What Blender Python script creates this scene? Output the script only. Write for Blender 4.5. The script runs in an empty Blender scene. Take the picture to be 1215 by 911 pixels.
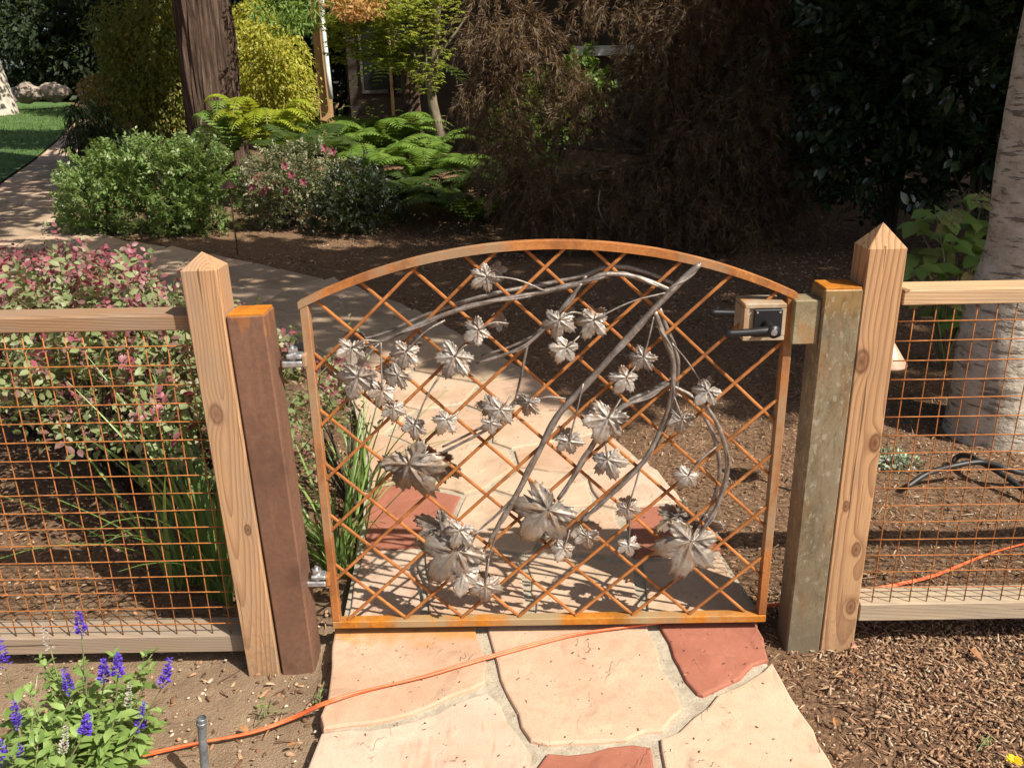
import bpy, math, random
import numpy as np
from mathutils import Vector, Matrix, noise as mnoise

rnd = random.Random(7)
nr = np.random.default_rng(11)
S = bpy.context.scene
COL = S.collection
PI = math.pi
rad = math.radians

# ------------------------------------------------------------------ camera
IW, IH, FPX = 1215.0, 911.0, 1000.0
CAM = np.array([-0.0758, -2.0256, 1.5009])
YAW, PITCH, ROLL = 0.00722, 0.34163, -0.01962
_f = np.array([-math.sin(YAW)*math.cos(PITCH), math.cos(YAW)*math.cos(PITCH), -math.sin(PITCH)])
_r0 = np.array([math.cos(YAW), math.sin(YAW), 0.0]); _u0 = np.cross(_r0, _f)
_r = math.cos(ROLL)*_r0 + math.sin(ROLL)*_u0
_u = -math.sin(ROLL)*_r0 + math.cos(ROLL)*_u0
cam = bpy.data.cameras.new('camera'); cam_o = bpy.data.objects.new('camera', cam); COL.objects.link(cam_o)
cam.sensor_width = 36; cam.lens = FPX/IW*36; cam.clip_start = .05; cam.clip_end = 500
m = Matrix.Identity(4)
for i in range(3):
    m[i][0], m[i][1], m[i][2], m[i][3] = _r[i], _u[i], -_f[i], CAM[i]
cam_o.matrix_world = m
S.camera = cam_o

# ------------------------------------------------------------------ light
SUN_EL = rad(49)
SD = np.array([-.78, .62]); SD /= np.linalg.norm(SD)                      # where shadows run on the ground
SK = SD/math.tan(SUN_EL)                                                  # shadow offset per metre of height
sun = bpy.data.lights.new('sun', 'SUN'); sun_o = bpy.data.objects.new('sun', sun); COL.objects.link(sun_o)
sun.energy = 5.0; sun.angle = rad(.53); sun.color = (1, .93, .82)
sdir = Vector((SD[0]*math.cos(SUN_EL), SD[1]*math.cos(SUN_EL), -math.sin(SUN_EL)))
sun_o.rotation_euler = sdir.to_track_quat('-Z', 'Y').to_euler()
sun_o.location = (6, -5, 12)
W = bpy.data.worlds.new('World'); S.world = W; W.use_nodes = True
wn = W.node_tree.nodes; sky = wn.new('ShaderNodeTexSky'); sky.sky_type = 'NISHITA'
sky.sun_disc = False; sky.dust_density = 3.5; sky.air_density = .8; sky.ozone_density = .6; sky.sun_elevation = SUN_EL; sky.sun_rotation = math.atan2(-SD[0], -SD[1])
W.node_tree.links.new(sky.outputs[0], wn['Background'].inputs[0]); wn['Background'].inputs[1].default_value = .085
S.view_settings.view_transform = 'Standard'; S.view_settings.look = 'None'
S.view_settings.exposure = .66; S.view_settings.gamma = 1
S.view_settings.use_curve_mapping = False
S.cycles.max_bounces = 6; S.cycles.diffuse_bounces = 3; S.cycles.transmission_bounces = 3; S.cycles.transparent_max_bounces = 4

# ------------------------------------------------------------------ where things stand
def ray(px, py):
    return _f + _r*((px-IW/2)/FPX) - _u*((py-IH/2)/FPX)
def onY(px, py, Y=0.0):
    d = ray(px, py); return CAM + d*((Y-CAM[1])/d[1])
def gz(x, y):
    z = .05*max(0., y-6.)
    if y > 30: z = 1.2
    if x < -.6 and y < 5: z -= .02*min(1, (-.6-x)/.1)
    return z
def onG(px, py, dz=0.0):
    d = ray(px, py); t = 1.
    p = CAM
    for _ in range(60):
        p = CAM + d*t
        e = p[2]-gz(p[0], p[1])-dz
        t += e/(-d[2]+.051)
    return p

# ------------------------------------------------------------------ mesh helpers
ORG = {}
def tag(o, label=None, cat=None, group=None, kind=None):
    if label: o['label'] = label
    if cat: o['category'] = cat
    if group: o['group'] = group
    if kind: o['kind'] = kind
    return o
def thing(name, loc, label, cat, group=None):
    o = bpy.data.objects.new(name, None); COL.objects.link(o); o.location = loc; o.empty_display_size = .1
    ORG[o.name] = np.array(loc, float)
    return tag(o, label, cat, group)
def link(name, me, parent, org):
    o = bpy.data.objects.new(name, me); COL.objects.link(o)
    org = np.array(org, float); ORG[o.name] = org
    if parent is not None:
        o.parent = parent; o.location = org-ORG[parent.name]
    else: o.location = org
    return o
def mk_mesh(name, V, F, mats, midx=None, smooth=False):
    me = bpy.data.meshes.new(name)
    me.from_pydata([tuple(v) for v in V], [], F)
    for mm in (mats if isinstance(mats, (list, tuple)) else [mats]): me.materials.append(mm)
    if midx is not None: me.polygons.foreach_set('material_index', midx)
    if smooth: me.polygons.foreach_set('use_smooth', [True]*len(F))
    me.update(); return me
def build(name, V, F, mat, parent=None, org=None, smooth=False, midx=None, kind=None):
    V = np.array(V, float)
    if org is None: org = ORG[parent.name] if parent is not None else np.array([V[:, 0].mean(), V[:, 1].mean(), V[:, 2].min()])
    o = link(name, mk_mesh(name, V-np.array(org), F, mat, midx, smooth), parent, org)
    if kind: o['kind'] = kind
    return o
class MB:
    def __init__(s): s.V = []; s.F = []; s.M = []
    def add(s, V, F, mi=0):
        b = len(s.V); s.V += [tuple(v) for v in V]; s.F += [tuple(i+b for i in f) for f in F]; s.M += [mi]*len(F); return s
    def box(s, c, d, bev=0.0, ax=None, mi=0):
        V, F = box_vf(c, d, bev, ax); return s.add(V, F, mi)
    def tube(s, pts, r, n=8, mi=0, caps=True, flute=0):
        V, F = tube_vf(pts, r, n, caps, flute); return s.add(V, F, mi)
    def build(s, name, mat, parent=None, org=None, smooth=False, kind=None):
        return build(name, s.V, s.F, mat, parent, org, smooth, s.M, kind)
def box_vf(c, d, bev=0.0, ax=None):
    """box with chamfered edges; ax = 3x3 rows of axes"""
    hx, hy, hz = [q/2 for q in d]; b = min(bev, hx*.9, hy*.9, hz*.9)
    if b <= 0:
        V = [(x, y, z) for x in (-hx, hx) for y in (-hy, hy) for z in (-hz, hz)]
        F = [(0, 1, 3, 2), (4, 6, 7, 5), (0, 4, 5, 1), (2, 3, 7, 6), (0, 2, 6, 4), (1, 5, 7, 3)]
    else:
        V = []; F = []; idx = {}
        for sx in (-1, 1):
            for sy in (-1, 1):
                for sz in (-1, 1):
                    idx[sx, sy, sz] = len(V)
                    V += [(sx*hx, sy*(hy-b), sz*(hz-b)), (sx*(hx-b), sy*hy, sz*(hz-b)), (sx*(hx-b), sy*(hy-b), sz*hz)]
        for s_ in (-1, 1):
            q = [(-1, -1), (1, -1), (1, 1), (-1, 1)]
            if s_ < 0: q = q[::-1]
            F.append(tuple(idx[s_, a, c_]+0 for a, c_ in q))
            F.append(tuple(idx[c_, s_, a]+1 for a, c_ in q))
            F.append(tuple(idx[a, c_, s_]+2 for a, c_ in q))
        for a in (-1, 1):
            for c_ in (-1, 1):
                F.append((idx[-1, a, c_]+1, idx[1, a, c_]+1, idx[1, a, c_]+2, idx[-1, a, c_]+2))
                F.append((idx[a, -1, c_]+0, idx[a, 1, c_]+0, idx[a, 1, c_]+2, idx[a, -1, c_]+2))
                F.append((idx[a, c_, -1]+0, idx[a, c_, 1]+0, idx[a, c_, 1]+1, idx[a, c_, -1]+1))
        for k in idx.values(): F.append((k, k+1, k+2))
    V = np.array(V)
    if ax is not None: V = V@np.array(ax)
    return V+np.array(c), F
def smooth_path(P, step=None, sub=6):
    P = [np.array(p, float) for p in P]
    if len(P) < 3: return P
    Q = [2*P[0]-P[1]]+P+[2*P[-1]-P[-2]]; out = []
    for i in range(1, len(Q)-2):
        for k in range(sub):
            t = k/sub; a, b, c, d = Q[i-1:i+3]
            out.append(.5*((2*b)+(c-a)*t+(2*a-5*b+4*c-d)*t*t+(3*b-a-3*c+d)*t**3))
    out.append(P[-1]); return out
def tube_vf(pts, r, n=8, caps=True, flute=0):
    pts = [np.array(p, float) for p in pts]; N = len(pts)
    rs = r if hasattr(r, '__len__') else [r]*N
    if len(rs) != N: rs = np.interp(np.linspace(0, 1, N), np.linspace(0, 1, len(rs)), rs)
    V = []; F = []; t0 = pts[1]-pts[0]; ref = np.array([0, 0, 1.]) if abs(t0[2]) < .8*np.linalg.norm(t0) else np.array([1., 0, 0])
    for i in range(N):
        t = pts[min(i+1, N-1)]-pts[max(i-1, 0)]; t = t/(np.linalg.norm(t)+1e-9)
        a = ref-t*(ref@t); a /= np.linalg.norm(a)+1e-9; b = np.cross(t, a); ref = a
        for k in range(n):
            th = 2*PI*k/n; q = rs[i]*(1+(flute*math.sin(k*2.4+i*.31)))
            V.append(pts[i]+q*(math.cos(th)*a+math.sin(th)*b))
    for i in range(N-1):
        for k in range(n):
            F.append((i*n+k, i*n+(k+1) % n, (i+1)*n+(k+1) % n, (i+1)*n+k))
    if caps: F.append(tuple(range(n))[::-1]); F.append(tuple((N-1)*n+k for k in range(n)))
    return V, F

# leaf clouds ---------------------------------------------------------------
def T_quad(w, f=.06):
    return np.array([(0, 0, 0), (w/2, .45, f), (0, 1, -.05), (-w/2, .45, f)]), [(0, 1, 2), (0, 2, 3)]
def T_oval(w, f=.07, c=.12):
    return np.array([(0, 0, 0), (w*.42, .28, f), (w*.42, .68, f-c*.3), (0, 1, -c), (-w*.42, .68, f-c*.3), (-w*.42, .28, f), (0, .5, 0.02)]), \
        [(0, 1, 6), (1, 2, 6), (2, 3, 6), (6, 3, 4), (6, 4, 5), (6, 5, 0)]
def unit(a): return a/(np.linalg.norm(a, axis=-1, keepdims=True)+1e-9)
def cloud_arrays(P, D, N, sz, tmpl):
    TV, TF = tmpl
    D = unit(D); X = unit(np.cross(D, N)); N = np.cross(X, D)
    sz = np.asarray(sz).reshape(-1, 1, 1)*np.ones((len(P), 1, 1))
    V = P[:, None, :] + sz*(TV[None, :, 0:1]*X[:, None, :]+TV[None, :, 1:2]*D[:, None, :]+TV[None, :, 2:3]*N[:, None, :])
    k = len(TV); TFa = np.array(TF)
    F = (np.arange(len(P))*k)[:, None, None]+TFa[None]
    return V.reshape(-1, 3), F.reshape(-1, TFa.shape[1])
def fast_mesh(name, V, F, mat):
    me = bpy.data.meshes.new(name); n, k = F.shape
    me.vertices.add(len(V)); me.vertices.foreach_set('co', V.astype(np.float32).ravel())
    me.loops.add(n*k); me.loops.foreach_set('vertex_index', F.astype(np.int32).ravel())
    me.polygons.add(n); me.polygons.foreach_set('loop_start', np.arange(0, n*k, k, dtype=np.int32))
    me.materials.append(mat); me.update(calc_edges=True); return me
def cloud(name, P, D, N, sz, tmpl, mat, parent=None, org=None, kind='stuff'):
    V, F = cloud_arrays(P, D, N, sz, tmpl)
    if org is None: org = ORG[parent.name]
    o = link(name, fast_mesh(name, V-np.array(org), F, mat), parent, org)
    if kind: o['kind'] = kind
    return o
def blob_pts(blobs, n, shell=.55, seed=None):
    """points in lumpy ellipsoids, denser near the skin; returns points and outward normals"""
    g = np.random.default_rng(seed) if seed is not None else nr
    vol = np.array([b[1][0]*b[1][1]*b[1][2] for b in blobs])**.75; vol /= vol.sum()
    k = g.choice(len(blobs), n, p=vol)
    d = unit(g.normal(size=(n, 3))); r = (shell+(1-shell)*g.random(n)**.6)*(1+.28*(g.random(n) > .9)*g.random(n))
    C = np.array([b[0] for b in blobs])[k]; R = np.array([b[1] for b in blobs])[k]
    P = C+d*R*r[:, None]
    return P, unit(d/R)
def lumps(c, R, n, r=(.25, .45), seed=1, low=-.2):
    g = np.random.default_rng(seed); out = []
    for _ in range(n):
        d = unit(g.normal(size=3))
        if d[2] < low: d[2] = -d[2]*.4
        q = g.uniform(*r); out.append((np.array(c)+d*np.array(R)*g.uniform(.45, .85), np.array(R)*q))
    return out
def leaf_dirs(Nrm, up=.4, droop=.0, jit=.7, g=nr):
    n = len(Nrm)
    D = unit(Nrm*.6+g.normal(size=(n, 3))*jit+np.array([0, 0, -droop]))
    N = unit(Nrm*.4+np.array([0, 0, up])-np.array(sdir)*.6+g.normal(size=(n, 3))*.45)
    return D, N
def leaf_objs(name, P, D, N, sz, mesh, parent):
    D = unit(D); X = unit(np.cross(D, N)); N = np.cross(X, D); o0 = ORG[parent.name]
    for i in range(len(P)):
        o = bpy.data.objects.new(name, mesh); COL.objects.link(o); o.parent = parent
        s = float(sz[i]) if hasattr(sz, '__len__') else sz
        M = Matrix.Identity(4)
        for r_ in range(3):
            M[r_][0], M[r_][1], M[r_][2], M[r_][3] = X[i][r_]*s, D[i][r_]*s, N[i][r_]*s, P[i][r_]-o0[r_]
        o.matrix_basis = M

# ------------------------------------------------------------------ materials
class NT:
    def __init__(s, name):
        s.m = bpy.data.materials.new(name); s.m.use_nodes = True; s.t = s.m.node_tree; s.n = s.t.nodes
        s.b = s.n['Principled BSDF']; s.out = s.n['Material Output']
    def l(s, a, b): s.t.links.new(a, b)
    def node(s, typ, **kw):
        q = s.n.new(typ)
        for k, v in kw.items(): setattr(q, k, v)
        return q
    def val(s, inp, v):
        if hasattr(v, 'links') or isinstance(v, bpy.types.NodeSocket): s.l(v, inp)
        elif v is not None: inp.default_value = v
    def math(s, op, a, b=None, c=None, clamp=False):
        q = s.node('ShaderNodeMath', operation=op, use_clamp=clamp)
        for i, v in enumerate((a, b, c)):
            if v is not None: s.val(q.inputs[i], v)
        return q.outputs[0]
    def vmath(s, op, a, b=None):
        q = s.node('ShaderNodeVectorMath', operation=op); s.val(q.inputs[0], a)
        if b is not None: s.val(q.inputs[3 if op == 'SCALE' else 1], b)
        return q.outputs['Value' if op in ('LENGTH', 'DISTANCE', 'DOT_PRODUCT') else 'Vector']
    def coord(s, which='Object'): return s.node('ShaderNodeTexCoord').outputs[which]
    def pos(s): return s.node('ShaderNodeNewGeometry').outputs['Position']
    def mapping(s, v, loc=(0, 0, 0), rot=(0, 0, 0), sc=(1, 1, 1)):
        q = s.node('ShaderNodeMapping'); s.l(v, q.inputs[0]); q.inputs[1].default_value = loc; q.inputs[2].default_value = rot; q.inputs[3].default_value = sc
        return q.outputs[0]
    def noise(s, v, scale, detail=4, rough=.55, out=0):
        q = s.node('ShaderNodeTexNoise'); s.l(v, q.inputs['Vector']); q.inputs['Scale'].default_value = scale
        q.inputs['Detail'].default_value = detail; q.inputs['Roughness'].default_value = rough; return q.outputs[out]
    def voro(s, v, scale, feature='F1', out='Distance'):
        q = s.node('ShaderNodeTexVoronoi', feature=feature); s.l(v, q.inputs['Vector']); q.inputs['Scale'].default_value = scale; return q.outputs[out]
    def ramp(s, fac, stops, interp='LINEAR'):
        q = s.node('ShaderNodeValToRGB'); s.val(q.inputs[0], fac); e = q.color_ramp.elements; q.color_ramp.interpolation = interp
        while len(e) < len(stops): e.new(.5)
        for i, (p, c) in enumerate(stops):
            e[i].position = p; e[i].color = (c if hasattr(c, '__len__') else (c, c, c))[:3]+(1,) if hasattr(c, '__len__') else (c, c, c, 1)
        return q.outputs[0]
    def mix(s, f, a, b, typ='MIX'):
        q = s.node('ShaderNodeMix', data_type='RGBA', blend_type=typ)
        s.val(q.inputs[0], f)
        for i, v in ((6, a), (7, b)):
            if isinstance(v, tuple): q.inputs[i].default_value = v[:3]+(1,)
            else: s.l(v, q.inputs[i])
        return q.outputs[2]
    def bump(s, h, strength=.4, dist=.01):
        q = s.node('ShaderNodeBump'); s.l(h, q.inputs['Height']); q.inputs['Strength'].default_value = strength; q.inputs['Distance'].default_value = dist
        s.l(q.outputs[0], s.b.inputs['Normal'])
    def base(s, c): 
        if isinstance(c, tuple): s.b.inputs['Base Color'].default_value = c[:3]+(1,)
        else: s.l(c, s.b.inputs['Base Color'])
    def rough(s, r, metal=None, spec=None):
        s.val(s.b.inputs['Roughness'], r)
        if metal is not None: s.val(s.b.inputs['Metallic'], metal)
        if spec is not None: s.b.inputs['Specular IOR Level'].default_value = spec
        return s
    def isl(s):
        a = s.node('ShaderNodeNewGeometry').outputs['Random Per Island']; b = s.node('ShaderNodeObjectInfo').outputs['Random']
        return s.math('FRACT', s.math('ADD', a, b))

def leaf_mat(name, stops, rough=.45, trans=.35, tcol=None, spec=.5, veins=0):
    t = NT(name); f = t.isl(); c = t.ramp(f, stops)
    v = t.noise(t.pos(), 60, 2); c = t.mix(t.math('MULTIPLY', v, .35), c, tuple(x*.55 for x in stops[len(stops)//2][1]))
    t.base(c); t.rough(rough, 0, spec)
    tr = t.node('ShaderNodeBsdfTranslucent')
    tc = t.mix(.55, c, tcol or (.25, .32, .03)); t.l(tc, tr.inputs[0])
    ms = t.node('ShaderNodeMixShader'); ms.inputs[0].default_value = trans
    t.l(t.b.outputs[0], ms.inputs[1]); t.l(tr.outputs[0], ms.inputs[2]); t.l(ms.outputs[0], t.out.inputs[0])
    return t.m

def wood_mat(name, light, dark, axis='z', pith=(.03, .07), knots=(), ring=.0085, tilt=(2.0, -2.5), grey=0.0, seed=0.0):
    t = NT(name); v = t.coord()
    if axis == 'x': v = t.mapping(v, rot=(0, rad(90), 0))
    v0 = v
    warp = t.noise(t.mapping(v, loc=(seed, seed*2, 0), sc=(4, 4, 1.1)), 1.0, 2, .5, out=1)
    warp = t.vmath('SCALE', t.vmath('SUBTRACT', warp, (.5, .5, .5)), .05)
    p = t.vmath('ADD', t.mapping(v, loc=(pith[0], pith[1], 0), rot=(rad(tilt[0]), rad(tilt[1]), 0)), warp)
    p = t.mapping(p, sc=(1, 1, 0))
    rr = t.vmath('LENGTH', p)
    dark_k = None
    for (k, r, st) in knots:
        d = t.vmath('LENGTH', t.mapping(t.vmath('SUBTRACT', v, k), sc=(1, .25, .55)))
        e = t.math('POWER', 2.718, t.math('MULTIPLY', t.math('POWER', t.math('DIVIDE', d, r), 2), -.35))
        rr = t.math('ADD', rr, t.math('MULTIPLY', e, r*st))
        kk = t.math('SUBTRACT', 1, t.math('SMOOTH_MIN', t.math('DIVIDE', d, r*1.3), 1, .25), clamp=True)
        dark_k = kk if dark_k is None else t.math('MAXIMUM', dark_k, kk)
    ph = t.math('FRACT', t.math('DIVIDE', rr, ring))
    late = t.ramp(ph, [(0, 0), (.45, .08), (.85, .8), (.96, 1), (1, 0)])
    fine = t.noise(t.mapping(v0, loc=(seed, 0, 0), sc=(1, 1, .03)), 420, 3, .6)
    blot = t.noise(t.mapping(v0, loc=(0, seed, 0), sc=(1, 1, .35)), 12, 4)
    c = t.mix(t.math('MULTIPLY', late, .72), light, dark)
    c = t.mix(t.math('MULTIPLY', t.ramp(fine, [(.3, 0), (.7, 1)]), .3), c, tuple(q*.6 for q in dark))
    c = t.mix(t.math('MULTIPLY', t.ramp(blot, [(.42, 0), (.7, 1)]), .35+grey*.4), c, tuple(.55*(a+.03) for a in light) if grey == 0 else (.24, .2, .165))
    if grey > 0: c = t.mix(grey*.5, c, (.3, .26, .21))
    if dark_k is not None: c = t.mix(t.math('MULTIPLY', t.ramp(dark_k, [(0, 0), (.25, .9), (.5, .55), (.8, .8), (1, 1)]), .95), c, (.10, .036, .016))
    cr0 = t.noise(t.mapping(v0, loc=(seed, seed, seed*2), sc=(1, 1, .035)), 38, 2, .5)
    c = t.mix(t.math('MULTIPLY', t.ramp(cr0, [(.30, 1), (.335, 0)]), .7), c, (.06, .032, .018))
    # grey weather streaks and soil splashed up from the bed
    ws = t.noise(t.mapping(v0, loc=(seed*5, 0, 0), sc=(1, 1, .12)), 16, 4, .65)
    c = t.mix(t.math('MULTIPLY', t.ramp(ws, [(.5, 0), (.7, 1)]), .45), c, (.25, .175, .115))
    if axis == 'z':
        zz = t.node('ShaderNodeSeparateXYZ'); t.l(v0, zz.inputs[0]); sp_ = t.noise(v0, 45, 4, .7)
        k_ = t.math('ADD', t.math('MULTIPLY', t.math('SUBTRACT', .16, zz.outputs[2]), 3), t.math('MULTIPLY', t.math('SUBTRACT', sp_, .52), 2.5), clamp=True)
        c = t.mix(t.math('MULTIPLY', k_, .6), c, (.17, .115, .07))
    t.base(c); t.rough(.85, 0, .25)
    # drying checks along the grain
    chk = t.noise(t.mapping(v0, loc=(seed*3, 0, seed), sc=(1, 1, .05)), 55, 2)
    crk = t.noise(t.mapping(v0, loc=(seed, seed, seed*2), sc=(1, 1, .035)), 38, 2, .5)
    crack = t.ramp(crk, [(.30, 1), (.335, 0)])
    h = t.math('ADD', t.math('MULTIPLY', late, .5), t.math('MULTIPLY', fine, .6)); h = t.math('SUBTRACT', h, t.math('MULTIPLY', crack, 2.5))
    h = t.math('ADD', h, t.math('MULTIPLY', t.ramp(chk, [(.27, 0), (.33, 1)]), 1.2))
    t.bump(h, .45, .0015)
    return t.m

def rust_mat(name, cols, patch=None, scale=9, bump=.35, drips=False, rough=.78, metal=.15, streak=.5):
    t = NT(name); v = t.coord(); w = t.mapping(v, sc=(1, 1, streak))
    a = t.noise(w, scale, 6, .65); b = t.noise(v, scale*14, 4, .7); c_ = t.noise(t.mapping(v, loc=(3, 1, 7), sc=(1, 1, streak)), scale*.45, 5, .6)
    col = t.ramp(a, [(.32, cols[0]), (.5, cols[1]), (.68, cols[2])])
    col = t.mix(t.math('MULTIPLY', t.ramp(b, [(.4, 0), (.65, 1)]), .45), col, tuple(q*.5 for q in cols[1]))
    ob = t.node('ShaderNodeObjectInfo').outputs['Random']; o2 = t.noise(t.vmath('ADD', v, t.vmath('SCALE', (5.3, 2.9, 8.1), ob)), scale*.8, 5, .7)
    col = t.mix(t.math('MULTIPLY', t.ramp(o2, [(.5, 0), (.6, 1)]), .6), col, tuple(q*.42 for q in cols[1])); col = t.mix(t.math('MULTIPLY', ob, .22), col, tuple(q*.6 for q in cols[0]))
    if patch: col = t.mix(t.ramp(c_, [(.5, 0), (.6, .85)]), col, patch)
    if drips: col = drips(t, v, col)
    t.base(col); t.rough(t.ramp(b, [(.3, rough-.15), (.7, rough+.1)]), metal, .4); t.bump(t.math('ADD', b, a), bump, .002)
    return t.m

M = {}
hl_, hr_ = onY(270, 370, -.047)[2], onY(977, 343, -.047)[2]
M['rust'] = rust_mat('gate rust', [(.23, .09, .027), (.39, .142, .034), (.49, .205, .06)], (.28, .19, .11), 11, .35, False, .85, 0)
M['rust_rod'] = rust_mat('lattice rust', [(.23, .085, .024), (.42, .150, .034), (.53, .215, .06)], None, 16, .35, False, .85, 0)
M['rust_rail'] = rust_mat('bright rust', [(.36, .12, .012), (.50, .18, .014), (.5, .23, .04)], (.30, .24, .14), 7)
M['wire'] = rust_mat('wire rust', [(.24, .085, .026), (.43, .155, .038), (.52, .22, .065)], None, 25, .3, False, .85, 0)
def drip_left(t, v, col):
    z = t.node('ShaderNodeSeparateXYZ'); t.l(v, z.inputs[0])
    n = t.noise(t.mapping(v, sc=(1, 1, .22)), 38, 3, .6)
    e = t.math('SUBTRACT', z.outputs[2], t.math('MULTIPLY', t.math('SUBTRACT', n, .42), .26))   # ragged run of fresh rust below the cap
    sc_ = t.noise(t.mapping(v, loc=(1, 4, 0), sc=(1, 1, .12)), 30, 4, .7); col = t.mix(t.math('MULTIPLY', t.ramp(sc_, [(.55, 0), (.7, 1)]), .4), col, (.27, .14, .085)); gr_ = t.noise(v, 240, 2, .6); col = t.mix(t.math('MULTIPLY', t.ramp(gr_, [(.45, 0), (.6, 1)]), .3), col, (.10, .055, .042))
    f = t.math('MULTIPLY', t.math('SUBTRACT', e, hl_-.045), 60, clamp=True)
    col = t.mix(t.math('MULTIPLY', f, .35), col, (.42, .15, .02))
    top = t.math('GREATER_THAN', z.outputs[2], hl_-.001)
    return t.mix(top, col, (.55, .19, .01))
M['steel_left'] = rust_mat('purple brown steel', [(.15, .074, .045), (.19, .096, .058), (.225, .12, .074)], None, 5, .12, drip_left, .72)
def drip_right(t, v, col):
    z = t.node('ShaderNodeSeparateXYZ'); t.l(v, z.inputs[0])
    n = t.noise(t.mapping(v, sc=(1, 1, .3)), 26, 4, .6)
    e = t.math('ADD', z.outputs[2], t.math('MULTIPLY', n, .12))
    f = t.math('MULTIPLY', t.math('SUBTRACT', e, hr_-.03), 18, clamp=True)
    col = t.mix(t.math('MULTIPLY', f, .6), col, (.30, .17, .045))
    g = t.noise(t.mapping(v, loc=(5, 2, 0), sc=(1.4, 1.4, .35)), 9, 5, .65)
    col = t.mix(t.math('MULTIPLY', t.ramp(g, [(.5, 0), (.62, 1)]), .7), col, (.27, .15, .06))
    sk = t.noise(t.mapping(v, sc=(1, 1, .25)), 95, 4, .75); col = t.mix(t.math('MULTIPLY', t.ramp(sk, [(.5, 0), (.62, 1)]), .6), col, (.135, .08, .035)); sk2 = t.noise(t.mapping(v, loc=(2, 2, 2), sc=(1, 1, .6)), 60, 4, .7); col = t.mix(t.math('MULTIPLY', t.ramp(sk2, [(.56, 0), (.64, 1)]), .5), col, (.40, .36, .27))
    low = t.math('MULTIPLY', t.math('SUBTRACT', .25, z.outputs[2]), 5, clamp=True)
    col = t.mix(t.math('MULTIPLY', low, .7), col, (.17, .14, .10))
    top = t.math('GREATER_THAN', z.outputs[2], hr_-.001)
    return t.mix(top, col, (.45, .15, .02))
M['steel_right'] = rust_mat('mill scale steel', [(.17, .14, .085), (.25, .205, .13), (.36, .30, .19)], (.235, .19, .125), 10, .25, drip_right, .62, .25, .3)
M['cap'] = rust_mat('fresh orange rust', [(.42, .13, .008), (.55, .19, .01), (.58, .24, .03)], None, 12, .3)
M['strike'] = rust_mat('strike box steel', [(.20, .16, .085), (.27, .215, .12), (.36, .30, .19)], (.33, .15, .05), 14, .25)
M['lockbox'] = rust_mat('lock box steel', [(.34, .25, .15), (.44, .36, .25), (.52, .45, .34)], (.36, .16, .05), 12, .2)
t = NT('black powder coat'); n_ = t.noise(t.coord(), 300, 2); t.base((.018, .018, .02)); t.rough(.42, .3, .5); t.bump(n_, .15, .0006); M['black'] = t.m
t = NT('zinc'); n_ = t.noise(t.coord(), 90, 3); t.base(t.ramp(n_, [(.3, (.42, .43, .44)), (.7, (.62, .63, .64))])); t.rough(t.ramp(n_, [(.3, .28), (.7, .5)]), .85); M['zinc'] = t.m
for nm_, c0, c1, c2, rg, mt_ in (('leafsteel', (.19, .16, .135), (.36, .32, .28), (.50, .46, .41), .48, .35), ('leafsteel_dark', (.12, .10, .082), (.235, .20, .165), (.34, .295, .25), .5, .35)):
    t = NT('forged '+nm_); v = t.coord(); w_ = t.vmath('ADD', v, t.vmath('SCALE', (9.1, 4.7, 2.3), t.node('ShaderNodeObjectInfo').outputs['Random'])); a = t.noise(w_, 1.5, 5, .6); b = t.noise(t.pos(), 30, 3); hs = t.noise(w_, .9, 2)
    rim = t.math('MULTIPLY', t.math('SUBTRACT', t.vmath('LENGTH', v), .62), 3, clamp=True)
    c = t.mix(t.math('MULTIPLY', t.ramp(b, [(.48, 0), (.64, 1)]), .55), t.ramp(a, [(.3, c0), (.55, c1), (.75, c2)]), (.24, .145, .075))
    c = t.mix(t.math('MULTIPLY', t.math('MULTIPLY', rim, t.ramp(hs, [(.45, 0), (.6, 1)])), .6), c, (.26, .16, .07))
    t.base(c); t.rough(t.ramp(a, [(.3, rg+.14), (.7, rg-.06)]), mt_, .5); t.bump(t.noise(v, 9, 3), .12, .02); M[nm_] = t.m
t = NT('forged vine steel'); v = t.coord(); a = t.noise(v, 30, 5, .7); b = t.noise(v, 7, 3)
t.base(t.mix(t.math('MULTIPLY', b, .3), t.ramp(a, [(.3, (.10, .085, .072)), (.5, (.24, .215, .19)), (.7, (.40, .375, .345))]), (.20, .11, .06))); t.rough(.48, .55); t.bump(t.noise(v, 120, 4, .7), .6, .003); M['vine'] = t.m
M['wood_post_left'] = wood_mat('weathered post', (.48, .28, .14), (.24, .11, .05), 'z', (.025, .085), [((-.012, -.045, .745), .014, .9), ((.02, -.045, .42), .008, .7)], .0085, (2.2, -2.2), .12, 1.3)
M['wood_post_right'] = wood_mat('fresh post', (.50, .295, .15), (.21, .09, .04), 'z', (-.012, .11), [((-.03, -.045, .84), .016, 1.2), ((.03, -.045, .62), .013, 1.6), ((.018, -.045, .31), .011, 1.2), ((.024, -.045, .13), .012, 1.4), ((-.024, -.045, .44), .008, .8)], .0145, (3.2, -3.0), 0, 4.1)
M['rail_left'] = wood_mat('brown rail', (.33, .185, .09), (.16, .075, .036), 'x', (.06, .05), [((-.1, -.0, .02), .012, 1.2), ((-.46, -.02, .02), .016, 1.2)], .008, (1.5, -2), .25, 6.3)
M['rail_left_low'] = wood_mat('grey rail', (.34, .235, .145), (.19, .115, .065), 'x', (.05, .06), [], .009, (1.8, -2.4), .6, 8.8)
M['rail_right'] = wood_mat('pale rail', (.60, .40, .22), (.38, .21, .10), 'x', (.07, .06), [((.02, -.045, 0), .007, .8), ((.3, -.03, .02), .012, .8)], .009, (1.2, -1.6), .05, 2.4)
M['rail_right_low'] = wood_mat('bleached rail', (.50, .385, .25), (.35, .24, .14), 'x', (.06, .08), [((.03, -.045, 0), .005, .8)], .010, (1.5, -2), .5, 5.2)

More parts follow.
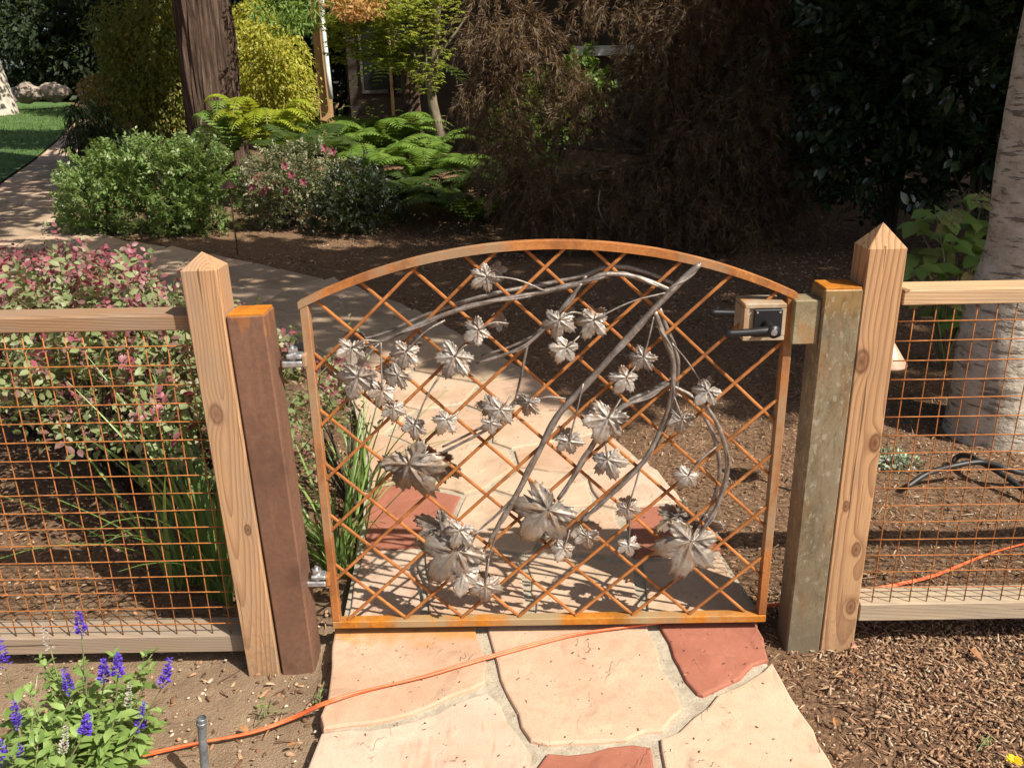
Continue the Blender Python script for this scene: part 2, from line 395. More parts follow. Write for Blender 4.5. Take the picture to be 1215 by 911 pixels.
def stone_mat(name, base, alt, dark, stain=False, streaks=0.0, seed=0.0):
    t = NT(name); v = t.coord(); ob = t.node('ShaderNodeObjectInfo').outputs['Random']
    v = t.vmath('ADD', v, t.vmath('SCALE', (3.1+seed, 7.7, 1.3), ob))
    a = t.noise(v, 4.5, 6, .62); b = t.noise(v, 34, 5, .7); f = t.noise(v, 230, 3, .6)
    c = t.ramp(a, [(.3, alt), (.5, base), (.72, tuple(min(1, q*1.12) for q in base))])
    c = t.mix(t.math('MULTIPLY', t.ramp(b, [(.52, 0), (.68, 1)]), .4), c, dark)
    mn = t.noise(t.vmath('ADD', v, (4., 9., 2.)), 2.6, 4, .6); c = t.mix(t.math('MULTIPLY', t.ramp(mn, [(.52, 0), (.66, 1)]), .45), c, tuple(q*r_ for q, r_ in zip(alt, (.86, .74, .66))))
    if streaks:
        w = t.noise(t.mapping(v, rot=(0, 0, rad(12)), sc=(1, .22, 1)), 17, 4, .6)
        c = t.mix(t.math('MULTIPLY', t.ramp(w, [(.55, 0), (.63, 1)]), streaks), c, dark)
    c = t.mix(t.math('MULTIPLY', t.ramp(f, [(.35, 1), (.5, 0)]), .22), c, tuple(q*.5 for q in dark))
    # cleft lines where the sandstone split in sheets
    lay = t.noise(t.mapping(v, rot=(0, 0, rad(-28)), sc=(1, .45, 1)), 3.4, 5, .58)
    ph = t.math('FRACT', t.math('MULTIPLY', lay, 7)); edge = t.ramp(ph, [(0, 0), (.03, 1), (1, .85)])
    msk = t.ramp(t.noise(v, 5.5, 2), [(.5, 0), (.6, 1)])
    ln = t.math('MULTIPLY', t.math('SUBTRACT', 1, t.ramp(ph, [(0, 0), (.05, 1)])), msk)
    c = t.mix(t.math('MULTIPLY', ln, .55), c, tuple(q*.45 for q in dark))
    if stain:
        s_ = t.node('ShaderNodeSeparateXYZ'); t.l(t.pos(), s_.inputs[0])
        n2 = t.noise(t.pos(), 13, 4, .6)
        k = t.math('MULTIPLY', t.math('SUBTRACT', t.math('ADD', s_.outputs[1], t.math('MULTIPLY', n2, .16)), .03), 22, clamp=True)
        k = t.math('MULTIPLY', k, t.math('MULTIPLY', t.math('LESS_THAN', s_.outputs[0], -.2), t.math('LESS_THAN', s_.outputs[1], .07)))
        c = t.mix(t.math('MULTIPLY', k, .75), c, (.46, .20, .04))
    t.base(c); t.rough(.82, 0, .3)
    h = t.math('ADD', t.math('MULTIPLY', b, .5), t.math('MULTIPLY', f, .22))
    pit = t.math('MULTIPLY', t.ramp(t.voro(v, 23), [(.05, 1), (.13, 0)]), t.ramp(t.noise(v, 6, 2), [(.5, 0), (.58, 1)]))
    h = t.math('ADD', h, t.math('MULTIPLY', t.math('MULTIPLY', edge, msk), 1.5)); h = t.math('ADD', h, t.math('MULTIPLY', a, .6)); h = t.math('SUBTRACT', h, t.math('MULTIPLY', pit, .9))
    t.bump(h, .42, .006); return t.m
M['st_tan'] = stone_mat('tan sandstone', (.475, .325, .225), (.425, .275, .18), (.34, .22, .13), True)
M['st_buff'] = stone_mat('buff sandstone', (.49, .355, .25), (.44, .31, .205), (.40, .27, .17), False, 0, 3)
M['st_pink'] = stone_mat('pink sandstone', (.51, .385, .29), (.475, .34, .25), (.42, .25, .17), False, .75, 5)
M['st_red'] = stone_mat('red sandstone', (.31, .115, .073), (.265, .098, .062), (.37, .17, .115), False, 0, 7)
M['st_grey'] = stone_mat('grey buff sandstone', (.38, .28, .19), (.32, .225, .15), (.25, .16, .10), False, 0, 9)
t = NT('mortar'); v = t.pos(); a = t.noise(v, 30, 5, .7); b = t.voro(v, 190); f = t.noise(v, 9, 3)
t.base(t.mix(t.math('MULTIPLY', t.ramp(b, [(.1, 1), (.25, 0)]), .4), t.ramp(a, [(.3, (.27, .23, .17)), (.7, (.45, .395, .305))]), (.22, .175, .125)))
t.rough(.95, 0, .2); t.bump(t.math('ADD', t.math('MULTIPLY', a, 1.5), t.math('MULTIPLY', t.noise(v, 160, 4, .7), .7)), .6, .006); M['mortar'] = t.m
# ground: soil on the left, mulch bed elsewhere, both broken up by noise
t = NT('garden soil'); v = t.pos(); sp = t.node('ShaderNodeSeparateXYZ'); t.l(v, sp.inputs[0])
a = t.noise(v, 6, 6, .65); b = t.noise(v, 55, 5, .7); f = t.voro(v, 130)
soil = t.ramp(a, [(.3, (.23, .16, .10)), (.5, (.32, .225, .145)), (.7, (.38, .275, .18))])
mul = t.ramp(b, [(.32, (.09, .052, .032)), (.5, (.20, .12, .07)), (.68, (.33, .21, .125))])
k = t.math('ADD', t.math('MULTIPLY', t.math('ADD', sp.outputs[0], .35), 4), t.math('MULTIPLY', t.math('SUBTRACT', a, .5), 3), clamp=True)
k2 = t.math('ADD', t.math('MULTIPLY', t.math('ADD', sp.outputs[1], -.1), 5), t.math('MULTIPLY', t.math('SUBTRACT', a, .5), 4), clamp=True)
c = t.mix(t.math('MAXIMUM', k, k2), soil, mul); c = t.mix(t.math('MULTIPLY', t.ramp(f, [(.12, 1), (.3, 0)]), .35), c, (.10, .065, .04))
t.base(c); t.rough(.95, 0, .15); t.bump(t.math('ADD', t.math('MULTIPLY', b, 1.2), t.math('ADD', t.noise(v, 190, 4, .7), a)), .9, .012); M['ground'] = t.m
t = NT('mulch chips'); f = t.isl(); g = t.noise(t.pos(), 150, 2)
t.base(t.mix(t.math('MULTIPLY', g, .5), t.ramp(f, [(0, (.06, .037, .024)), (.28, (.17, .09, .05)), (.55, (.31, .17, .092)), (.8, (.43, .26, .15)), (.95, (.47, .34, .22)), (1, (.55, .45, .33))]), (.07, .04, .025)))
t.rough(.85, 0, .25); M['chip'] = t.m
t = NT('pebbles'); f = t.isl(); t.base(t.ramp(f, [(0, (.12, .08, .05)), (.5, (.27, .19, .12)), (1, (.5, .42, .32))])); t.rough(.9); M['pebble'] = t.m
t = NT('lawn base'); v = t.pos(); a = t.noise(v, 3, 4); t.base(t.ramp(a, [(.3, (.05, .10, .022)), (.7, (.085, .16, .035))])); t.rough(.9); t.bump(t.noise(v, 60, 4), .6, .03); M['lawn'] = t.m
t = NT('cord plastic'); n_ = t.noise(t.coord(), 60, 2); t.base(t.ramp(n_, [(.3, (.62, .10, .03)), (.7, (.78, .16, .05))])); t.rough(.42, 0, .5); M['cord'] = t.m
t = NT('conduit'); n_ = t.noise(t.coord(), 40, 5, .7); t.base(t.ramp(n_, [(.3, (.12, .13, .14)), (.7, (.30, .32, .34))])); t.rough(.45, .5); t.bump(n_, .2, .002); M['conduit'] = t.m
t = NT('poly pipe'); n_ = t.noise(t.coord(), 30, 3); t.base(t.ramp(n_, [(.4, (.010, .010, .011)), (.8, (.035, .032, .03))])); t.rough(.5); M['pipe'] = t.m
def bark_mat(name, c0, c1, c2, sc=(1, 1, .15), scale=14, strength=1.0, lent=False, dist=.03):
    t = NT(name); v = t.pos(); a = t.noise(t.mapping(v, sc=sc), scale, 6, .68); b = t.noise(v, scale*4, 4, .65)
    c = t.ramp(a, [(.32, c0), (.5, c1), (.7, c2)]); c = t.mix(t.math('MULTIPLY', b, .35), c, tuple(q*.6 for q in c1))
    h = t.math('ADD', a, t.math('MULTIPLY', b, .3))
    if lent:
        l_ = t.noise(t.mapping(v, sc=(1, 1, 5.5)), 9, 4, .6); l2 = t.ramp(l_, [(.56, 0), (.66, 1)])
        c = t.mix(t.math('MULTIPLY', l2, .75), c, tuple(q*.4 for q in c0)); h = t.math('ADD', h, t.math('MULTIPLY', l2, .7))
    t.base(c); t.rough(.88, 0, .25); t.bump(h, strength, dist); return t.m
M['bark_red'] = bark_mat('redwood bark', (.028, .018, .014), (.105, .064, .046), (.25, .17, .125), (1, 1, .09), 26, 1.0, False, .05)
M['bark_pale'] = bark_mat('pale ringed bark', (.33, .265, .195), (.55, .48, .385), (.70, .63, .53), (1, 1, 1.8), 11, 1.0, True, .012)
M['bark_white'] = bark_mat('white bark', (.35, .30, .25), (.55, .48, .40), (.65, .58, .5), (1, 1, .5), 8, .4, False, .02)
M['bark_dark'] = bark_mat('dark bark', (.03, .024, .018), (.075, .058, .042), (.14, .11, .08))
M['bark_grey'] = bark_mat('slim grey bark', (.10, .08, .06), (.20, .16, .11), (.32, .26, .18), (1, 1, .3), 20, .5, False, .01)
t = NT('boulder'); v = t.pos(); a = t.noise(v, 2.5, 6, .65); b = t.noise(v, 18, 5, .7)
t.base(t.mix(t.math('MULTIPLY', b, .5), t.ramp(a, [(.3, (.24, .19, .15)), (.7, (.5, .42, .34))]), (.2, .15, .11))); t.rough(.9); t.bump(t.math('ADD', a, b), .8, .06); M['boulder'] = t.m
t = NT('copper'); n_ = t.noise(t.coord(), 30, 4); t.base(t.ramp(n_, [(.3, (.16, .075, .05)), (.7, (.34, .19, .14))])); t.rough(.45, .6); M['copper'] = t.m
t = NT('pale copper hat'); n_ = t.noise(t.coord(), 25, 4); t.base(t.ramp(n_, [(.3, (.40, .24, .16)), (.7, (.56, .38, .28))])); t.rough(.5, .2); M['copper_pale'] = t.m
t = NT('house paint'); v = t.pos(); a = t.noise(v, 3, 5); t.base(t.ramp(a, [(.3, (.035, .026, .02)), (.7, (.055, .04, .03))])); t.rough(.8); M['wall'] = t.m
t = NT('timber stain'); v = t.pos(); a = t.noise(t.mapping(v, sc=(8, 8, .6)), 4, 5); t.base(t.ramp(a, [(.3, (.34, .20, .09)), (.7, (.48, .30, .14))])); t.rough(.7); M['timber'] = t.m
t = NT('white paint'); a = t.noise(t.pos(), 6, 4); t.base(t.ramp(a, [(.3, (.66, .68, .64)), (.7, (.78, .8, .78))])); t.rough(.5); M['white'] = t.m
t = NT('roof'); a = t.noise(t.pos(), 12, 4); t.base(t.ramp(a, [(.3, (.05, .045, .04)), (.7, (.10, .09, .08))])); t.rough(.9); M['roof'] = t.m
t = NT('window glass'); t.base((.012, .014, .016)); t.rough(.25, 0, .15); M['glass'] = t.m
L = {}
L['loro'] = leaf_mat('loropetalum leaf', [(0, (.12, .17, .06)), (.3, (.20, .26, .10)), (.6, (.28, .33, .14)), (.78, (.32, .30, .17)), (.84, (.22, .11, .10)), (1, (.16, .06, .07))], .5, .3)
L['pink'] = leaf_mat('pink tip leaf', [(0, (.36, .07, .12)), (.4, (.36, .13, .15)), (.7, (.24, .07, .085)), (1, (.42, .23, .21))], .45, .35, (.7, .08, .12))
L['azalea'] = leaf_mat('azalea leaf', [(0, (.09, .16, .045)), (.5, (.18, .27, .08)), (.9, (.26, .36, .12)), (1, (.32, .36, .17))], .4, .42, (.34, .45, .06))
L['azalea_pale'] = leaf_mat('variegated leaf', [(0, (.09, .12, .055)), (.5, (.21, .24, .12)), (.85, (.34, .33, .21)), (1, (.42, .25, .2))], .45, .3)
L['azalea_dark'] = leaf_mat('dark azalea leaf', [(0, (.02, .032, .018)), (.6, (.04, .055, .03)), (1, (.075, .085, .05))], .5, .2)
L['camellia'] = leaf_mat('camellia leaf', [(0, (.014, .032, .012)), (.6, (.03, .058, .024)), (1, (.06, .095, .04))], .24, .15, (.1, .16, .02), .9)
L['lace'] = leaf_mat('laceleaf maple', [(0, (.10, .05, .03)), (.35, (.15, .085, .05)), (.6, (.16, .12, .055)), (.85, (.25, .17, .09)), (1, (.29, .22, .11))], .5, .4, (.30, .15, .06))
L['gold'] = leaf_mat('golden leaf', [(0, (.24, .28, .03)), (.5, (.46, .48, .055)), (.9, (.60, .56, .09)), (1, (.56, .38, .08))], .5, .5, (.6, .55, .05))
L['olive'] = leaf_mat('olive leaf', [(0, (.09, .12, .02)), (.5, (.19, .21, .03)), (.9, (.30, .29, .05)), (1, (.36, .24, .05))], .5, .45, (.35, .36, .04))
L['orange'] = leaf_mat('orange leaf', [(0, (.36, .18, .06)), (.6, (.50, .28, .10)), (1, (.46, .36, .10))], .5, .4, (.6, .25, .04))
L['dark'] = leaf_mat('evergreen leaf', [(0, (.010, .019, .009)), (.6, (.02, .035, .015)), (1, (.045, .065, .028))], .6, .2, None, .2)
L['canopy'] = leaf_mat('canopy leaf', [(0, (.03, .055, .018)), (1, (.07, .10, .03))], .5, .2)
L['fern'] = leaf_mat('fern frond', [(0, (.10, .20, .03)), (.6, (.18, .30, .05)), (1, (.27, .38, .08))], .5, .45)
L['lime'] = leaf_mat('lime fern', [(0, (.22, .30, .02)), (1, (.40, .45, .04))], .5, .45, (.5, .5, .03))
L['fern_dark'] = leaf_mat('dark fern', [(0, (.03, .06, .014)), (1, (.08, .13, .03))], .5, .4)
L['maple'] = leaf_mat('green maple', [(0, (.18, .24, .04)), (.6, (.32, .36, .07)), (1, (.45, .38, .10))], .5, .6, (.45, .5, .06))
L['salvia'] = leaf_mat('salvia leaf', [(0, (.15, .25, .06)), (.6, (.25, .37, .10)), (1, (.34, .46, .15))], .5, .35)
L['purple'] = leaf_mat('purple floret', [(0, (.07, .03, .33)), (.6, (.12, .06, .55)), (1, (.22, .14, .68))], .6, .25, (.15, .06, .6))
L['spent'] = leaf_mat('spent floret', [(0, (.35, .30, .24)), (1, (.5, .45, .42))], .8, .2, (.4, .35, .3))
L['strap'] = leaf_mat('strap leaf', [(0, (.08, .15, .04)), (.5, (.16, .27, .07)), (.9, (.27, .40, .11)), (1, (.36, .44, .17))], .38, .35)
L['hyd'] = leaf_mat('hydrangea leaf', [(0, (.13, .24, .05)), (.6, (.22, .34, .08)), (.92, (.30, .40, .11)), (1, (.40, .26, .12))], .42, .35)
L['hydfl'] = leaf_mat('hydrangea bud', [(0, (.25, .24, .12)), (1, (.38, .30, .18))], .7, .2)
L['sedum'] = leaf_mat('sedum leaf', [(0, (.20, .28, .16)), (.7, (.34, .42, .26)), (1, (.38, .28, .36))], .5, .15)
L['dry'] = leaf_mat('dry leaf', [(0, (.22, .10, .04)), (.5, (.38, .17, .06)), (1, (.45, .28, .13))], .7, .25, (.5, .2, .05))
L['grass'] = leaf_mat('lawn grass', [(0, (.07, .14, .03)), (1, (.15, .25, .05))], .5, .35)
L['yellow'] = leaf_mat('yellow petal', [(0, (.75, .55, .01)), (1, (.8, .65, .03))], .5, .3, (.8, .6, .02))
t = NT('plant stem'); t.base((.16, .17, .07)); t.rough(.7); M['stem'] = t.m
t = NT('ribbon'); t.base((.5, .24, .16)); t.rough(.7); M['ribbon'] = t.m

# ================================================================== SETTING
def nz(x, y, s, seed=0): return mnoise.noise(Vector((x*s, y*s, seed)))
def in_poly(x, y, P):
    c = False; j = len(P)-1
    for i in range(len(P)):
        if (P[i][1] > y) != (P[j][1] > y) and x < (P[j][0]-P[i][0])*(y-P[i][1])/(P[j][1]-P[i][1])+P[i][0]: c = not c
        j = i
    return c
# path outline on the ground
right_px = [(905, 742), (880, 697), (850, 650), (800, 590), (745, 540), (690, 495), (640, 455), (590, 424), (530, 392), (470, 366), (410, 344), (350, 327), (300, 315), (240, 304), (180, 295)]
PR = [onG(*p)[:2] for p in right_px]
PR = [np.array(p) for p in PR]
PL = [np.array((-.60, .06)), np.array((-.62, .5)), np.array((-.68, 1.0)), np.array((-.80, 1.6)), np.array((-1.0, 2.2)), np.array((-1.35, 2.9)), np.array((-1.85, 3.5)), np.array((-2.5, 4.1)), np.array((-3.3, 4.7))]
far_r = [tuple(onG(*p)[:2]) for p in [(128, 284), (98, 266), (78, 244), (84, 215), (90, 190), (97, 165), (103, 149)]]
far_l = [(-4.3, 5.3), (-5.6, 6.4)]+[tuple(onG(*p)[:2]) for p in [(-50, 262), (0, 222), (45, 190), (70, 168), (88, 149)]]
PATH = [tuple(p) for p in PL]+far_l+far_r[::-1]+[tuple(p) for p in PR[::-1]]
FRONT = [tuple(onG(*p, .03)[:2]) for p in [(400, 739), (394, 790), (392, 828), (388, 866), (373, 905), (360, 958)]]+[(-.62, -1.25), (.86, -1.25)]+[tuple(onG(*p, .03)[:2]) for p in [(1004, 955), (988, 917), (966, 881), (933, 826), (909, 783), (897, 733)]]
def on_path(x, y, mg=0):
    return in_poly(x, y, PATH) or in_poly(x, y, FRONT)
LAWN = [tuple(onG(*p)[:2]) for p in [(-260, 268), (-50, 258), (-3, 221), (43, 189), (68, 167), (86, 149), (92, 136), (88, 124), (50, 121), (-20, 124), (-260, 132)]]

def make_ground():
    xs = np.concatenate([np.linspace(-120, -16, 12), np.linspace(-15, -3.2, 26), np.arange(-3, 3.01, .045), np.linspace(3.3, 15, 24), np.linspace(16, 120, 12)])
    ys = np.concatenate([np.linspace(-60, -3, 10), np.arange(-2.4, 4.0, .05), np.linspace(4.2, 30, 60), np.linspace(32, 160, 16)])
    V = []
    for y in ys:
        for x in xs:
            z = gz(x, y)
            if -3.1 < x < 3.1 and -2.5 < y < 4.1:
                z += .014*nz(x, y, 3, 1)+.008*nz(x, y, 11, 2)+.005*nz(x, y, 27, 3)
                if y < .3: z -= .012
                if on_path(x, y): z = min(z, -.012)
            else: z += .02*nz(x, y, .7, 4)
            V.append((x, y, z-.004))
    nx = len(xs); F = []
    for j in range(len(ys)-1):
        for i in range(nx-1): F.append((j*nx+i, j*nx+i+1, (j+1)*nx+i+1, (j+1)*nx+i))
    return build('ground', V, F, M['ground'], None, (0, 0, 0), True, kind='structure')
make_ground()

def slab_vf(poly, z0, z1, bev=.0045, jit=.005, dens=.045, zf=None):
    """a flat stone with a broken, slightly rounded edge"""
    P = [np.array(p[:2], float) for p in poly]
    A = sum(P[i][0]*P[(i+1) % len(P)][1]-P[(i+1) % len(P)][0]*P[i][1] for i in range(len(P)))
    if A < 0: P = P[::-1]
    Q = []
    for i in range(len(P)):
        a, b = P[i], P[(i+1) % len(P)]; k = max(1, int(np.linalg.norm(b-a)/dens))
        for j in range(k):
            q = a+(b-a)*j/k; w = jit*.5 if j == 0 else jit
            Q.append(q+np.array([nr.normal()*w, nr.normal()*w]))
    n = len(Q); C = sum(Q)/n; V = []
    for z, ins in ((z0, -.003), (z1-bev, 0), (z1-bev*.3, bev*.5), (z1, bev*1.4)):
        for i in range(n):
            t_ = Q[(i+1) % n]-Q[i-1]; nn = np.array([t_[1], -t_[0]]); nn /= np.linalg.norm(nn)+1e-9
            q = Q[i]-nn*ins
            V.append((q[0], q[1], z+(zf(q[0], q[1]) if zf else 0)))
    F = [tuple(range(3*n, 4*n))]
    for r_ in range(3):
        for i in range(n): F.append((r_*n+i, r_*n+(i+1) % n, (r_+1)*n+(i+1) % n, (r_+1)*n+i))
    return V, F

# mortar bed under the stones, one body
bV, bF = slab_vf(FRONT, -.09, .0235, .01, .006, .08)
mb = MB().add(bV, bF)
nl = 40
def resample(P, n):
    P = np.array([p[:2] for p in P]); d = np.concatenate([[0], np.cumsum(np.linalg.norm(np.diff(P, axis=0), axis=1))])
    s = np.linspace(0, d[-1], n); return np.stack([np.interp(s, d, P[:, 0]), np.interp(s, d, P[:, 1])], 1)
Lp = resample(list(PL)+far_l, nl); Rp = resample(list(PR)+far_r, nl)
V = []; F = []
for i in range(nl):
    for (q, dz) in ((Lp[i], -.09), (Lp[i], .024), (Rp[i], .024), (Rp[i], -.09)):
        V.append((q[0], q[1], gz(0, q[1])+dz))
for i in range(nl-1):
    for k in range(3): F.append((i*4+k, i*4+k+1, i*4+5+k, i*4+4+k)[::-1])
mb.add(V, F)
path = mb.build('path', M['mortar'], None, (0, 0, 0), False, 'structure')
path['label'] = 'flagstone path of tan and red sandstone in pale mortar running through the gate'

def flag(poly, mat, z1=.034, zf=None, **k):
    V, F = slab_vf(poly, .0, z1, zf=zf, **k)
    c = np.mean([p[:2] for p in poly], axis=0)
    return build('flagstone', V, F, mat, path, (c[0], c[1], 0), False)
def G(pts): return [onG(*p, .034)[:2] for p in pts]
flag(G([(397, 741), (460, 740), (520, 739), (562, 738), (566, 757), (577, 785), (578, 808), (537, 824), (488, 845), (439, 857), (383, 863), (389, 828), (393, 790)]), M['st_tan'])
flag(G([(381, 870), (439, 864), (491, 853), (544, 831), (578, 821), (603, 855), (629, 893), (629, 917), (622, 960), (352, 960), (366, 907)]), M['st_pink'])
flag(G([(580, 738), (680, 736), (768, 735), (782, 780), (809, 841), (785, 865), (742, 876), (700, 880), (648, 883), (630, 877), (614, 844), (594, 806)]), M['st_tan'])
flag(G([(779, 735), (840, 733), (897, 732), (912, 781), (876, 803), (836, 823), (828, 822), (806, 792)]), M['st_red'])
flag(G([(916, 786), (937, 824), (971, 879), (992, 917), (1016, 965), (790, 965), (783, 890), (784, 876), (840, 837), (878, 812)]), M['st_buff'])
flag(G([(648, 893), (702, 891), (772, 884), (778, 911), (780, 965), (628, 965), (637, 911)]), M['st_red'])
# nearer the camera, just out of the picture
flag([(-.62, -.66), (-.2, -.64), (-.18, -1.2), (-.63, -1.2)], M['st_buff']); flag([(-.15, -.64), (.3, -.66), (.34, -1.2), (-.13, -1.2)], M['st_tan']); flag([(.34, -.66), (.68, -.62), (.84, -1.2), (.37, -1.2)], M['st_pink'])
# beyond the gate: first rows by hand ...
def clip_half(P, a, n):
    out = []
    for i in range(len(P)):
        p, q = P[i], P[(i+1) % len(P)]; dp = (p-a)@n; dq = (q-a)@n
        if dp <= 0: out.append(p)
        if dp*dq < 0: out.append(p+(q-p)*dp/(dp-dq))
    return out
sites = [(onG(*p)[:2], k) for p, k in [((445, 715), 2), ((560, 705), 0), ((690, 700), 1), ((830, 705), 1), ((470, 615), 3), ((780, 638), 3), ((610, 625), 1), ((700, 640), 0), ((660, 590), 1),
         ((440, 560), 0), ((540, 560), 1), ((680, 550), 0), ((740, 585), 2), ((430, 505), 1), ((530, 515), 0), ((640, 515), 1), ((620, 480), 0), ((500, 470), 1), ((420, 460), 0), ((560, 440), 4), ((480, 425), 1)]]
far_n = 0; tries = 0
cl = (Lp+Rp)/2
while far_n < 90 and tries < 9000:
    tries += 1
    i = rnd.randrange(nl-1); u, v = rnd.random(), rnd.random(); a = Lp[i]*(1-u)+Lp[i+1]*u; b = Rp[i]*(1-u)+Rp[i+1]*u; q = a*(1-v)+b*v
    if q[1] < 2.6 or any(np.linalg.norm(q-s[0]) < .48 for s in sites): continue
    sites.append((q, rnd.choice([0, 1, 1, 4, 4, 4, 2]))); far_n += 1
mats = [M['st_tan'], M['st_buff'], M['st_pink'], M['st_red'], M['st_grey']]
pathp = [np.array(p) for p in PATH]
for i, (s, k) in enumerate(sites):
    P = [s+np.array(q) for q in ((-1.4, -1.4), (1.4, -1.4), (1.4, 1.4), (-1.4, 1.4))]
    for j, (o, _) in enumerate(sites):
        if j == i: continue
        d = o-s; n = np.linalg.norm(d)
        if n < 3 and P: P = clip_half(P, (s+o)/2-d/n*.013, d/n)
    # stay inside the path: cut by the nearest edge pieces
    w = np.argmin(np.linalg.norm(cl-s, axis=1)); i0, i1 = max(0, w-1), min(nl-1, w+1)
    for side, sg in ((Lp, -1), (Rp, 1)):
        t_ = side[i1]-side[i0]; n = np.array([t_[1], -t_[0]]); n = n/np.linalg.norm(n)*sg
        if P: P = clip_half(P, side[w]-n*.012, n)
    if s[1] < 1.2 and P: P = clip_half(P, np.array([0, .075]), np.array([0, -1.]))
    Q = [p for a_, p in enumerate(P) if np.linalg.norm(p-P[a_-1]) > .02] if P else []
    if len(Q) >= 3 and i < 150:
        near = s[1] < 3.5
        flag(Q, mats[k], .033+rnd.uniform(-.002, .003), zf=lambda x, y: gz(0, y), dens=.06 if near else .2, jit=.005 if near else .012)

# lawn and its blades
V = [(x, y, gz(x, y)+.03) for x, y in LAWN]
lawn = build('lawn', V, [tuple(range(len(V)))[::-1]], M['lawn'], None, (0, 0, 0), False, kind='structure')
bx = []
while len(bx) < 16000:
    x, y = rnd.uniform(-22, -7.0), rnd.uniform(8, 27)
    if in_poly(x, y, LAWN): bx.append((x, y, gz(x, y)+.02))
P = np.array(bx); N_ = len(P)
D = unit(np.concatenate([nr.normal(size=(N_, 2))*.4, np.ones((N_, 1))], 1))
g = cloud('lawn_grass', P, D, unit(nr.normal(size=(N_, 3))), nr.uniform(.05, .09, N_), T_quad(.18), L['grass'], None, (0, 0, 0))
tag(g, 'short green lawn grass beside the far path at top left', 'grass')

# mulch chips and pebbles: real pieces, far too many to count
def chips(name, pts, mat, lr, wr, label, cat, curl=True):
    n = len(pts); P = np.array(pts); L_ = lr[0]+(lr[1]-lr[0])*nr.random(n)**1.5*(1+1.1*(nr.random(n) > .95)); w = nr.uniform(wr[0], wr[1], n)
    yaw = nr.random(n)*2*PI; pit = nr.normal(size=n)*.28; roll = nr.normal(size=n)*.5
    D = np.stack([np.cos(yaw)*np.cos(pit), np.sin(yaw)*np.cos(pit), np.sin(pit)], 1)
    up = unit(np.stack([nr.normal(size=n)*.35, nr.normal(size=n)*.35, np.ones(n)], 1))
    X = unit(np.cross(D, up)); U = np.cross(X, D)
    tv = np.array([(-.5, -.42, 0), (-.5, .42, 0), (.5, .5, 0), (.5, -.3, 0), (0, -.5, .12), (0, .5, .12), (-.5, -.2, .35), (-.5, .3, .3), (.5, .3, .35), (.5, -.2, .3), (0, -.38, .6), (0, .4, .6)])
    tf = [(6, 10, 11, 7), (10, 9, 8, 11), (0, 4, 10, 6), (4, 3, 9, 10), (5, 1, 7, 11), (2, 5, 11, 8), (1, 0, 6, 7), (3, 2, 8, 9)]
    V = P[:, None]+tv[None, :, 0:1]*D[:, None]*L_[:, None, None]+tv[None, :, 1:2]*X[:, None]*w[:, None, None]+tv[None, :, 2:3]*U[:, None]*(w*.8)[:, None, None]
    F = (np.arange(n)*len(tv))[:, None, None]+np.array(tf)[None]
    o = link(name, fast_mesh(name, V.reshape(-1, 3), F.reshape(-1, 4), mat), None, (0, 0, 0))
    return tag(o, label, cat, kind='stuff')
def scatter(n, x0, x1, y0, y1, test=lambda x, y: True, z=.0):
    out = []; k = 0
    while len(out) < n and k < n*6:
        k += 1; x, y = rnd.uniform(x0, x1), rnd.uniform(y0, y1)
        if test(x, y) and not on_path(x, y): out.append((x, y, gz(x, y)+.014*nz(x, y, 3, 1)+.008*nz(x, y, 11, 2)+rnd.uniform(-.008, .006)-(.012 if y < .3 else 0)))
    return out
dens_r = lambda x, y: rnd.random() < min(1, .15+max(0, (x-.66-.18*max(0, -y))*4))
chips('mulch', scatter(23000, .58, 1.75, -.75, .25, dens_r)+scatter(9000, 1.75, 2.9, -.75, .25)+scatter(24000, -1.2, 3.4, .2, 3.4, lambda x, y: x > .0 or y > 1.8)+scatter(3000, -3, 4.5, 3.2, 5), M['chip'], (.005, .031), (.002, .0062),
      'loose brown bark mulch covering the beds on both sides of the fence', 'mulch')
chips('far_mulch', scatter(15000, -4.5, 4.5, 3.2, 8.2), M['chip'], (.015, .045), (.006, .015), 'brown bark mulch in the shaded bed below the maple', 'mulch')
chips('bed_litter', scatter(4200, -2.6, -.66, .0, 2.4)+scatter(500, -1.5, -.6, -1., .0), M['chip'], (.008, .026), (.004, .011), 'dry reddish litter on the bed behind the left fence', 'litter')
chips('pebbles', scatter(500, .58, 1.3, -.8, .3)+scatter(650, -1.6, -.58, -.9, .1)+scatter(500, .5, 2.4, .3, 2.), M['pebble'], (.004, .012), (.004, .009), 'small pale pebbles and clods scattered on the soil', 'pebbles')

tw = [(x, y, z+.006) for x, y, z in scatter(420, .6, 2.6, -.7, 2.6)+scatter(160, -1.6, -.6, -.8, 1.5)]
chips('twigs', tw, M['chip'], (.03, .085), (.0018, .0035), 'thin dry twigs and needles lying on the mulch and soil', 'twigs')
gr = []
while len(gr) < 420:
    x, y = rnd.uniform(-.6, .9), rnd.uniform(-.9, 2.2)
    if on_path(x, y) and (rnd.random() < .35 or y < .1): gr.append((x, y, .036))
chips('path_grit', gr, M['chip'], (.002, .010), (.0015, .004), 'scattered grit and crumbs of mulch on the flagstones', 'grit')

